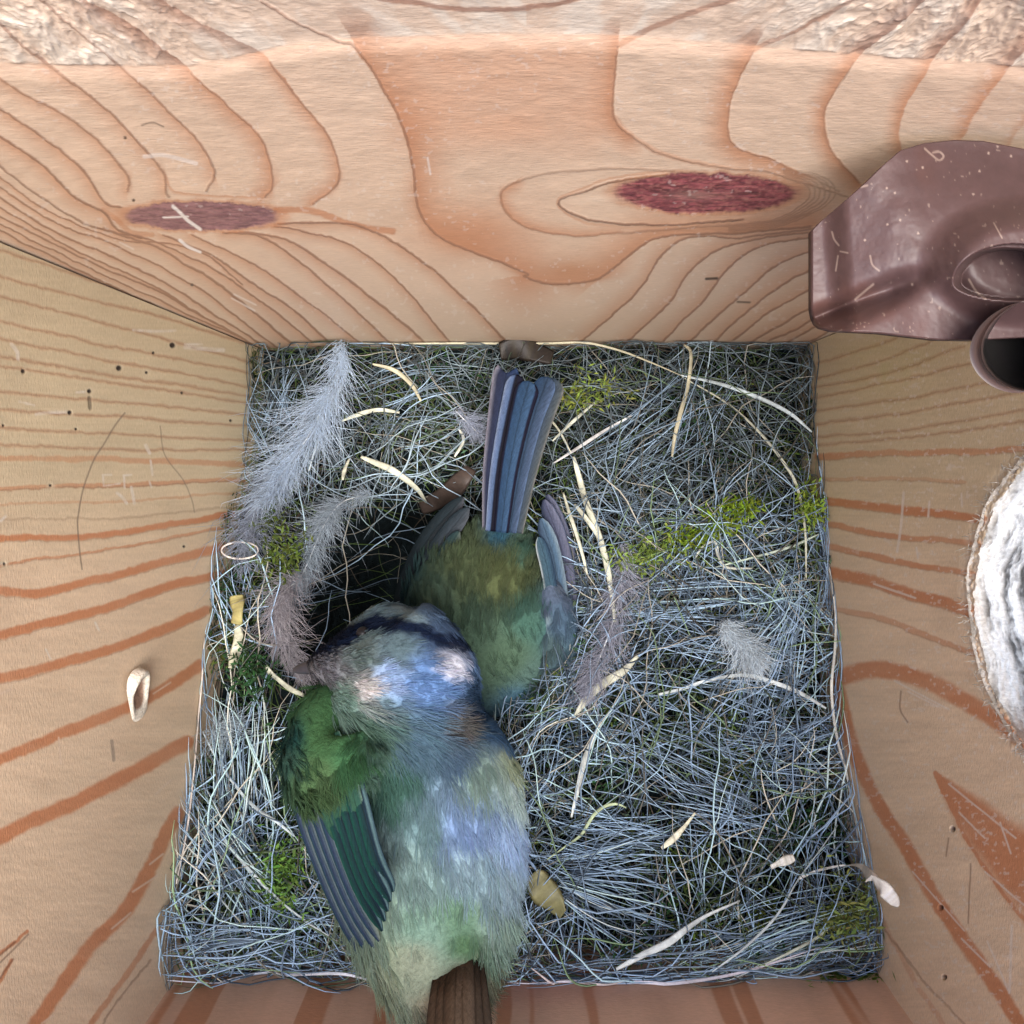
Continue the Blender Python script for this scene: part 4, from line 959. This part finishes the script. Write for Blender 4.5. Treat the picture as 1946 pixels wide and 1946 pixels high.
tailf = [  # centre path from base to tip, half width at base and tip in px
    ([(930, 1010, .0165), (935, 900, .0185), (948, 800, .020), (962, 708, .0205)], 14, 26, [(-1, (170, 165, 180)), (-.8, (120, 122, 140)), (-.6, (50, 56, 84)), (.3, (50, 66, 104)), (1, (60, 84, 130))]),
    ([(978, 1012, .0165), (1000, 900, .0185), (1026, 800, .020), (1052, 718, .0205)], 16, 28, [(-1, (40, 64, 106)), (-.2, (62, 84, 106)), (.4, (80, 94, 110)), (.8, (96, 106, 112)), (1, (150, 150, 146))]),
    ([(935, 1010, .0172), (946, 900, .0192), (964, 800, .0207), (984, 712, .0212)], 13, 20, [(-1, (150, 168, 200)), (-.75, (120, 142, 184)), (-.35, (100, 126, 170)), (-.2, DK), (1, DK)]),
    ([(968, 1012, .0172), (988, 900, .0192), (1012, 800, .0207), (1042, 716, .0212)], 13, 22, [(-1, (50, 78, 114)), (.0, (60, 84, 114)), (.7, (84, 104, 136)), (1, (110, 136, 176))]),
    ([(952, 1012, .0180), (966, 900, .0200), (986, 800, .0214), (1006, 724, .0218)], 14, 24, [(-1, (8, 14, 40)), (-.78, (10, 20, 50)), (-.66, (52, 84, 122)), (0, (58, 90, 126)), (.62, (74, 108, 148)), (.74, (10, 22, 54)), (1, (8, 16, 44))]),
]
for k_, (pp, w0, w1, cl) in enumerate(tailf):
    P = px_path(pp, 26); s = np.linspace(0, 1, 26)
    wd = (w0 + (w1 - w0) * s) * (H - P[:, 2]) / F
    wd = wd * np.where(s > .93, np.sqrt(np.clip(1 - ((s - .93) / .07) ** 2 * .55, 0, 1)), 1)
    feather('tail_feather', P, wd, cl, tl, .12, tipcut=.0006 if k_ != 0 else -.0012, gain=.31)
# folded wings of the back bird
def wing(parent, spec, gain=.75):
    wg = bpy.data.objects.new('wing', None); sc.collection.objects.link(wg); wg.empty_display_size = .005; wg.parent = parent
    for pp, w_, cl in spec:
        P = px_path(pp, 22); feather('wing_feather', P, wprof(22, w_) * (H - P[:, 2]) / F, cl, wg, .12, gain=gain)
    return wg
WG = [(-1, (30, 44, 66)), (-.3, (70, 92, 116)), (.4, (84, 112, 138)), (1, (130, 150, 164))]
WG2 = [(-1, (24, 36, 56)), (0, (84, 90, 116)), (.8, (112, 116, 138)), (1, (52, 66, 92))]
wr = wing(b1, gain=.48, spec=[
    ([(1085, 1240, .011), (1095, 1150, .0115), (1075, 1040, .0125), (1040, 940, .0145)], 16, WG2),
    ([(1072, 1250, .0135), (1082, 1150, .0145), (1066, 1040, .0150), (1034, 950, .0160)], 17, WG2),
    ([(1060, 1250, .0155), (1066, 1160, .0170), (1052, 1060, .0170), (1028, 985, .0172)], 16, WG),
    ([(1050, 1230, .0170), (1050, 1150, .0190), (1040, 1080, .0185), (1024, 1020, .0180)], 13, [(-1, (200, 210, 214)), (-.7, (70, 96, 110)), (.3, (66, 96, 116)), (1, (40, 60, 84))])])
RC_ = [(1050, 1120, (88, 102, 124), 26), (1075, 1180, (82, 106, 128), 30), (1090, 1250, (80, 108, 124), 30), (1050, 1230, (84, 106, 110), 24), (1055, 1320, (88, 106, 92), 26), (1040, 1178, (150, 172, 180), 9), (1046, 1108, (160, 178, 186), 9)]
rcol = lambda x, y: np.clip(anchors(x, y, RC_) * .62, .004, .8)
V, F_, C, dcv = body_mesh([(1040, 1375, .0060, 10, .001), (1046, 1345, .0085, 34, .003), (1056, 1290, .0120, 46, .0050), (1062, 1230, .0140, 46, .0055), (1056, 1170, .0155, 38, .0045), (1046, 1120, .0165, 24, .003), (1040, 1090, .0165, 8, .001)][::-1], rcol, 40, 40)
cvr = mesh_obj('covert', V, F_, M_body, C, wr)
v, f, c = fluff(tuple([dcv[0], -dcv[1], dcv[2], dcv[3]]), rcol, 9000, lambda x, y: .0030, 822, lift=.12, rad=.00005, colj=.09); mesh_obj('covert_down', v, f, M_plum, c, wr)['kind'] = 'stuff'
wl = wing(b1, [
    ([(760, 1200, .004), (770, 1120, .007), (810, 1030, .0105), (880, 945, .0140)], 18, [(-1, (22, 34, 40)), (0, (46, 58, 66)), (1, (90, 92, 100))]),
    ([(775, 1210, .007), (790, 1130, .010), (830, 1045, .0130), (890, 965, .0155)], 18, [(-1, (30, 44, 52)), (0, (66, 76, 86)), (1, (84, 90, 98))]),
    ([(800, 1200, .010), (810, 1130, .0135), (838, 1070, .0150), (872, 1010, .0160)], 15, [(-1, (36, 58, 64)), (0, (60, 84, 84)), (1, (110, 120, 110))])], gain=.42)
# ---- front bird (head left of centre, tail leaving the bottom of the picture)
LA = [(805, 1292, (98, 132, 182), 34), (745, 1290, (148, 174, 214), 24), (690, 1308, (205, 200, 200), 22), (648, 1330, (118, 148, 138), 24), (615, 1275, (112, 112, 120), 26), (570, 1262, (110, 104, 100), 22),
      (760, 1232, (84, 104, 112), 26), (830, 1232, (60, 78, 104), 24), (690, 1245, (96, 112, 112), 26), (560, 1380, (22, 60, 62), 26), (920, 1335, (34, 58, 84), 26), (945, 1392, (56, 84, 114), 24), (868, 1378, (100, 98, 96), 22),
      (610, 1405, (62, 98, 64), 36), (660, 1435, (66, 106, 72), 34), (700, 1385, (96, 128, 112), 28), (720, 1345, (104, 128, 140), 26), (785, 1400, (92, 122, 142), 34), (850, 1440, (84, 108, 132), 30), (740, 1480, (70, 108, 96), 34),
      (905, 1480, (116, 138, 130), 34), (1000, 1385, (150, 154, 92), 22), (985, 1440, (160, 172, 140), 24), (985, 1500, (160, 180, 178), 30), (880, 1560, (112, 136, 172), 45), (960, 1580, (146, 170, 202), 34), (800, 1560, (96, 122, 126), 40),
      (790, 1650, (116, 140, 138), 44), (900, 1655, (128, 152, 162), 40), (975, 1660, (148, 170, 182), 28), (640, 1650, (104, 118, 96), 40), (700, 1740, (124, 146, 130), 40), (800, 1760, (110, 138, 124), 36), (870, 1745, (92, 122, 100), 34), (950, 1740, (144, 168, 156), 30),
      (885, 1790, (72, 100, 72), 24), (790, 1830, (128, 138, 120), 28), (730, 1820, (134, 146, 124), 26), (870, 1870, (92, 92, 74), 20), (850, 1920, (110, 100, 84), 24), (930, 1830, (150, 150, 130), 20)]
EYEL = [(548, 1262), (590, 1243), (640, 1222), (690, 1196), (740, 1186), (790, 1192), (835, 1215), (880, 1222)]
CHEEK = [(575, 1212), (630, 1186), (690, 1166), (750, 1160), (800, 1172)]
def lcol(px, py):
    wx, wy = rot_noise(px, py, 26, .03, 211)
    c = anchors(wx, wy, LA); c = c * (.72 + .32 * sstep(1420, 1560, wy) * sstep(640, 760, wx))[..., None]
    c = mix(c, capline(wx, wy, CHEEK, 30) * .75, lin((120, 142, 150)) * .8)
    c = mix(c, capline(wx, wy, EYEL, 36), lin((10, 22, 44)))
    c = mix(c, np.clip(np.exp(-(((wx - 860) / 28) ** 2 + ((wy - 1264) / 27) ** 2) ** 2), 0, 1), lin((186, 188, 200)) * .95)
    c = mix(c, capline(wx, wy, [(905, 1225), (935, 1270), (945, 1320), (925, 1360)], 34) * .85, lin((16, 40, 62)))
    return np.clip(c, .003, .85)
b2 = thing('blue_tit', 'fluffed bird nearest the front wall, bright blue crown and pale nape spot', 'bird', group='small birds in the nest')
NL = [(872, 1925, .056, 14, .003), (868, 1900, .054, 40, .006), (862, 1860, .051, 78, .0085), (852, 1800, .047, 118, .0115), (835, 1720, .043, 158, .0122), (818, 1640, .040, 182, .0126), (800, 1560, .039, 196, .0126), (785, 1480, .0385, 200, .0126),
      (775, 1410, .039, 186, .0120), (768, 1360, .041, 158, .0115), (768, 1325, .0425, 144, .0102), (760, 1285, .043, 146, .0098), (746, 1245, .042, 126, .0092), (722, 1205, .040, 96, .0078), (712, 1172, .0385, 54, .0045), (708, 1158, .038, 16, .0015)]
V, F_, C, data = body_mesh(NL, lcol, 110, 72)
# turn the head's outline toward the bill (left) : widen ring points that face it
px, py = proj(V)
d_ = np.exp(-(((px - 640) / 60) ** 2 + ((py - 1262) / 46) ** 2))
V[:, 0] -= d_ * .0042; V[:, 1] -= d_ * .0004
Vg = data[0].reshape(-1, 3); Vg[:, 0] -= d_[:len(Vg)] * .0042; data = (Vg.reshape(data[0].shape),) + data[1:]
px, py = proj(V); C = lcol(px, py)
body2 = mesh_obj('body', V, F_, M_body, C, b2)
def flowhead(P0):
    px, py = proj(P0); m = (1 - sstep(1260, 1500, py))[:, None]
    return m * np.array([1.6, .9, 0.])
def Llow(x, y):
    return np.where(y < 1340, .0022, np.where(y > 1680, .0052, .0042)) + .0010 * (x < 650) * (y > 1340)
v, f, c = fluff(data, lcol, 85000, Llow, 811, lift=.20, flow=flowhead, jit=.10, rad=.00005, colj=.09)
o = mesh_obj('plumage', v, f, M_plum, c, body2); o['kind'] = 'stuff'
# bill and eye
def cone(name, a, b, r0, parent, colr, mat, n=10, k=9):
    P = a + (b - a) * np.linspace(0, 1, k)[:, None]; s = np.linspace(0, 1, k)
    T = (b - a) / np.linalg.norm(b - a); U = np.cross(T, [0, 0, 1.]); U /= np.linalg.norm(U); N = np.cross(U, T)
    an = np.arange(n) * 2 * math.pi / n
    r = r0 * np.sqrt(np.clip(1 - s ** 1.6, .003, 1))
    V = P[:, None] + r[:, None, None] * (np.cos(an)[None, :, None] * U * .75 + np.sin(an)[None, :, None] * N)
    i = (np.arange(k - 1) * n)[:, None]; j = np.arange(n)[None]; j2 = (j + 1) % n
    F_ = np.stack([i + j, i + j2, i + n + j2, i + n + j], -1).reshape(-1, 4)
    return mesh_obj(name, V.reshape(-1, 3), F_, mat, np.tile(colr, (k * n, 1)), parent)
cone('bill', atz(612, 1262, .042), atz(556, 1274, .039), .0016, b2, (.035, .035, .045), M_dark)
def ball(name, c0, r, parent, colr, mat, n=24, sc3=(1, 1, 1)):
    A_, B_ = np.meshgrid(np.linspace(0, 2 * math.pi, n), np.linspace(0, math.pi, n // 2))
    V = np.stack([np.cos(A_) * np.sin(B_), np.sin(A_) * np.sin(B_), np.cos(B_)], -1) * r * np.array(sc3) + c0
    return mesh_obj(name, V.reshape(-1, 3), gridfaces(*A_.shape), mat, np.tile(colr, (A_.size, 1)), parent)
ball('eye', atz(690, 1204, .0452), .00105, b2, (.006, .006, .008), M_dark)
# opened left wing
DG = [(-1, (34, 54, 66)), (-.6, (84, 112, 116)), (-.35, (16, 34, 50)), (.4, (20, 50, 52)), (1, (20, 70, 60))]
OG = [(-1, (118, 130, 116)), (-.5, (104, 116, 112)), (0, (70, 86, 100)), (.5, (40, 52, 78)), (1, (30, 60, 70))]
spec = []
for k_ in range(9):
    t = k_ / 8
    x0, y0 = 560 + 105 * t, 1425 + 10 * t
    x1, y1 = 705 + 42 * t, 1845 - 150 * t
    xm, ym = 578 + 115 * t, 1590 - 30 * t
    z_ = .050 + .0075 * math.sin(t * 1.5)
    spec.append(([(x0, y0, z_ - .003), (xm - 10, ym - 50, z_), ((xm + x1) / 2 - 6, (ym + y1) / 2, z_ + .0008), (x1, y1, z_ - .001)], 11 + 4 * t, OG if k_ < 4 else DG))
for k_ in range(4):
    t = k_ / 5
    spec.append(([(585 + 90 * t, 1390, .051 + .0045 * t), (598 + 95 * t, 1450, .0545 + .0035 * t), (618 + 95 * t, 1530 - 10 * t, .0560 + .003 * t), (640 + 85 * t, 1600 - 25 * t, .0550 + .003 * t)], 15, [(-1, (92, 116, 104)), (-.6, (40, 76, 66)), (.5, (48, 84, 66)), (1, (30, 58, 66))]))
wg2 = wing(b2, spec, gain=.6)
# fluffed coverts along the wing's shoulder
SH = [(560, 1400, (26, 62, 60), 26), (610, 1400, (62, 98, 62), 36), (670, 1430, (62, 106, 70), 30), (600, 1470, (72, 98, 64), 26), (720, 1440, (92, 122, 112), 30), (540, 1440, (46, 76, 68), 26)]
shn = [(640, 1490, .054, 14, .001), (640, 1475, .0545, 72, .0028), (634, 1455, .0535, 98, .0045), (630, 1410, .0510, 98, .0055), (640, 1365, .0475, 76, .006), (670, 1330, .0455, 50, .003)]
shc = lambda x, y: np.clip(anchors(x, y, SH) * .7, .004, .8)
V, F_, C, dsh = body_mesh(shn, shc, 40, 40)
cv = mesh_obj('covert', V, F_, M_body, C, wg2)
v, f, c = fluff(dsh, shc, 12000, lambda x, y: .0030, 821, lift=.12, rad=.00005, colj=.09); mesh_obj('covert_down', v, f, M_plum, c, wg2)['kind'] = 'stuff'
# tail of the front bird, bent up the front wall
t2 = bpy.data.objects.new('tail', None); sc.collection.objects.link(t2); t2.parent = b2; t2.empty_display_size = .005
for k_ in range(6):
    dx = (k_ - 2.5) * 18
    zt = .0585 - .0006 * abs(k_ - 2.5)
    zq = -.0006 * abs(k_ - 2.5)
    a0 = atz(872 + dx * .4, 1800, .0525 + zq); a1 = atz(872 + dx * .65, 1866, .0590 + zq); a2 = atz(872 + dx * .85, 1940, .0625 + zq); a3 = atz(876 + dx * 1.1, 2060, .066 + zq)
    P = spline([a0, a1, a2, a3], 24); P[:, 1] = np.maximum(P[:, 1], YF + .002)
    feather('tail_feather', P, np.full(24, .0016), [(-1, (88, 74, 62)), (-.7, (112, 94, 78)), (.2, (104, 84, 66)), (.7, (92, 72, 56)), (1, (72, 58, 46))], t2, .2, up=(0, .3, .9), gain=.40 if k_ < 4 else .24)

# ------------------------------------------------------------------ brown metal bracket in the back right corner
def bracket():
    t = thing('metal_bracket', 'brown painted pressed metal bracket with a domed hollow, in the back right corner', 'bracket')
    xs = np.concatenate([np.linspace(1545, 1600, 60)[:-1], np.linspace(1600, 1990, 280)[:-1], np.linspace(1990, 2560, 80)])
    tx = [1545, 1560, 1608, 1642, 1680, 1711, 1756, 1813, 1870, 1946, 2100, 2560]; ty = [437, 421, 380, 350, 313, 286, 272, 266, 268, 283, 330, 430]
    bx = [1545, 1548, 1554, 1563, 1585, 1671, 1785, 1856, 1946, 2560]; by = [585, 602, 614, 621, 627, 631, 644, 645, 640, 640]
    yt = np.interp(xs, tx, ty); yb = np.interp(xs, bx, by)
    nr = 150; s = np.linspace(0, 1, nr)[:, None]
    px = np.tile(xs[None], (nr, 1)); py = yt[None] * (1 - s) + yb[None] * s
    # relief towards the camera
    h = -.0005 + 0 * px
    line = 612 - (px - 1560) * .42                      # valley that divides the lower lip from the dark flank
    below = sstep(-18, 14, py - line) * (1 - sstep(1700, 1800, px))
    h = h - .0022 * np.exp(-((py - line) / 26) ** 2) * (1 - sstep(1680, 1790, px))
    h = h - .0030 * (1 - sstep(0, 230, (px - 1545) + (line - py) * .15)) * (1 - below)
    fold = (px - (1612 + (py - 380) * .06)); h = h - .0012 * (1 - sstep(-55, 4, fold))
    dome = np.hypot((px - 1945) / 165, (py - 500) / 105)
    h = h + .0030 * (1 - sstep(.55, 1.25, dome))
    hole = np.hypot((px - 1932) / 122, (py - 536) / np.where(py < 536, 74, 36))
    h = h - .0052 * (1 - sstep(.86, 1.0, hole)) 
    h = h - .0014 * sstep(150, 0, py - yt[None]) * sstep(1640, 1800, px)
    h = h + .0002 * (fbm(px * .02, py * .02, 401) - .5)
    z0 = H - .0505 + h
    P = atz(px, py, z0)
    P[..., 1] = np.minimum(P[..., 1], YB - .0006); P[..., 0] = np.minimum(P[..., 0], XW - .0006)
    base = np.array([.066, .037, .036])
    c = np.tile(base, px.shape + (1,)) * (.9 + .25 * fbm(px * .012, py * .012, 411))[..., None]
    c = mix(c, sstep(.5, .75, fbm(px * .01 + 3, py * .01 + 8, 413)) * .5 * (1 - sstep(1700, 1800, px)), np.array([.085, .036, .026]))
    dust = (fbm(px * .14, py * .14, 421, 2) > .84) * .3 * (fbm(px * .02, py * .02, 425) > .42)
    zz = lambda pts: Z(1500, 230, .2847, pts)
    m = dust
    for ff, ww in [(zz([(905, 185), (950, 225), (1000, 262), (1030, 235), (1000, 205), (960, 210)]), 3.5), (zz([(285, 740), (300, 790), (330, 830)]), 3), (zz([(340, 870), (390, 880)]), 2.5), (zz([(325, 900), (310, 1000)]), 2.5), (zz([(540, 900), (555, 960), (600, 1000)]), 3), (zz([(440, 1190), (500, 1140), (560, 1090)]), 4), (zz([(1200, 1060), (1250, 1140), (1310, 1185)]), 4), (zz([(1365, 680), (1420, 780)]), 2), (zz([(480, 440), (520, 430)]), 4)]:
        m = np.maximum(m, scratch(px, py, ff, ww) * .45)
    m = np.maximum(m, dots(px, py, zz([(650, 448), (785, 268), (705, 480), (655, 690), (890, 310), (505, 795), (1228, 488), (860, 750), (1270, 335), (1330, 215), (1390, 170), (1480, 235), (820, 1090), (740, 660)]), 3.0) * .6)
    c = mix(c, np.clip(m, 0, 1), np.array([.36, .27, .22]))
    nr_, nc_ = px.shape
    P2 = P.copy(); P2[..., 2] -= .0009
    n0 = nr_ * nc_
    rim = []
    for k in range(nc_ - 1): rim += [[k, k + n0, k + 1 + n0, k + 1], [(nr_ - 1) * nc_ + k, (nr_ - 1) * nc_ + k + 1, (nr_ - 1) * nc_ + k + 1 + n0, (nr_ - 1) * nc_ + k + n0]]
    for k in range(nr_ - 1): rim += [[k * nc_, (k + 1) * nc_, (k + 1) * nc_ + n0, k * nc_ + n0]]
    mesh_obj('plate', np.vstack([P.reshape(-1, 3), P2.reshape(-1, 3)]), [gridfaces(nr_, nc_), gridfaces(nr_, nc_)[:, ::-1] + n0, np.array(rim)], M_paint, np.clip(np.vstack([c.reshape(-1, 3)] * 2), .01, .8), t)
    # curled dark tab under the plate
    nr, na = 40, 90
    R_, A_ = np.meshgrid(np.linspace(0, 1, nr), np.linspace(0, 2 * math.pi, na))
    ex = 1965 + R_ * np.cos(A_) * 95 * (1 + .06 * np.cos(2 * A_)); ey = 655 + R_ * np.sin(A_) * 88 - .10 * R_ * np.cos(A_) * 95
    zz_ = H - .0485 - .006 * np.sqrt(np.clip(1 - R_ ** 2, 0, 1)) * 1.0 + .0016 * sstep(.93, 1, R_)
    P = atz(ex, ey, zz_)
    P[..., 0] = np.minimum(P[..., 0], XW - .001)
    cc = np.tile(np.array([.012, .011, .011]), ex.shape + (1,)); cc = mix(cc, sstep(.955, .985, R_), np.array([.09, .06, .055]))
    P2 = P.copy(); P2[..., 2] -= .0012; n0 = ex.size
    f1 = gridfaces(na, nr); rim = np.array([[k * nr + nr - 1, (k + 1) * nr + nr - 1, (k + 1) * nr + nr - 1 + n0, k * nr + nr - 1 + n0] for k in range(na - 1)])
    mesh_obj('tab', np.vstack([P.reshape(-1, 3), P2.reshape(-1, 3)]), [f1, f1[:, ::-1] + n0, rim], M_dark, np.vstack([cc.reshape(-1, 3)] * 2), t)
bracket()
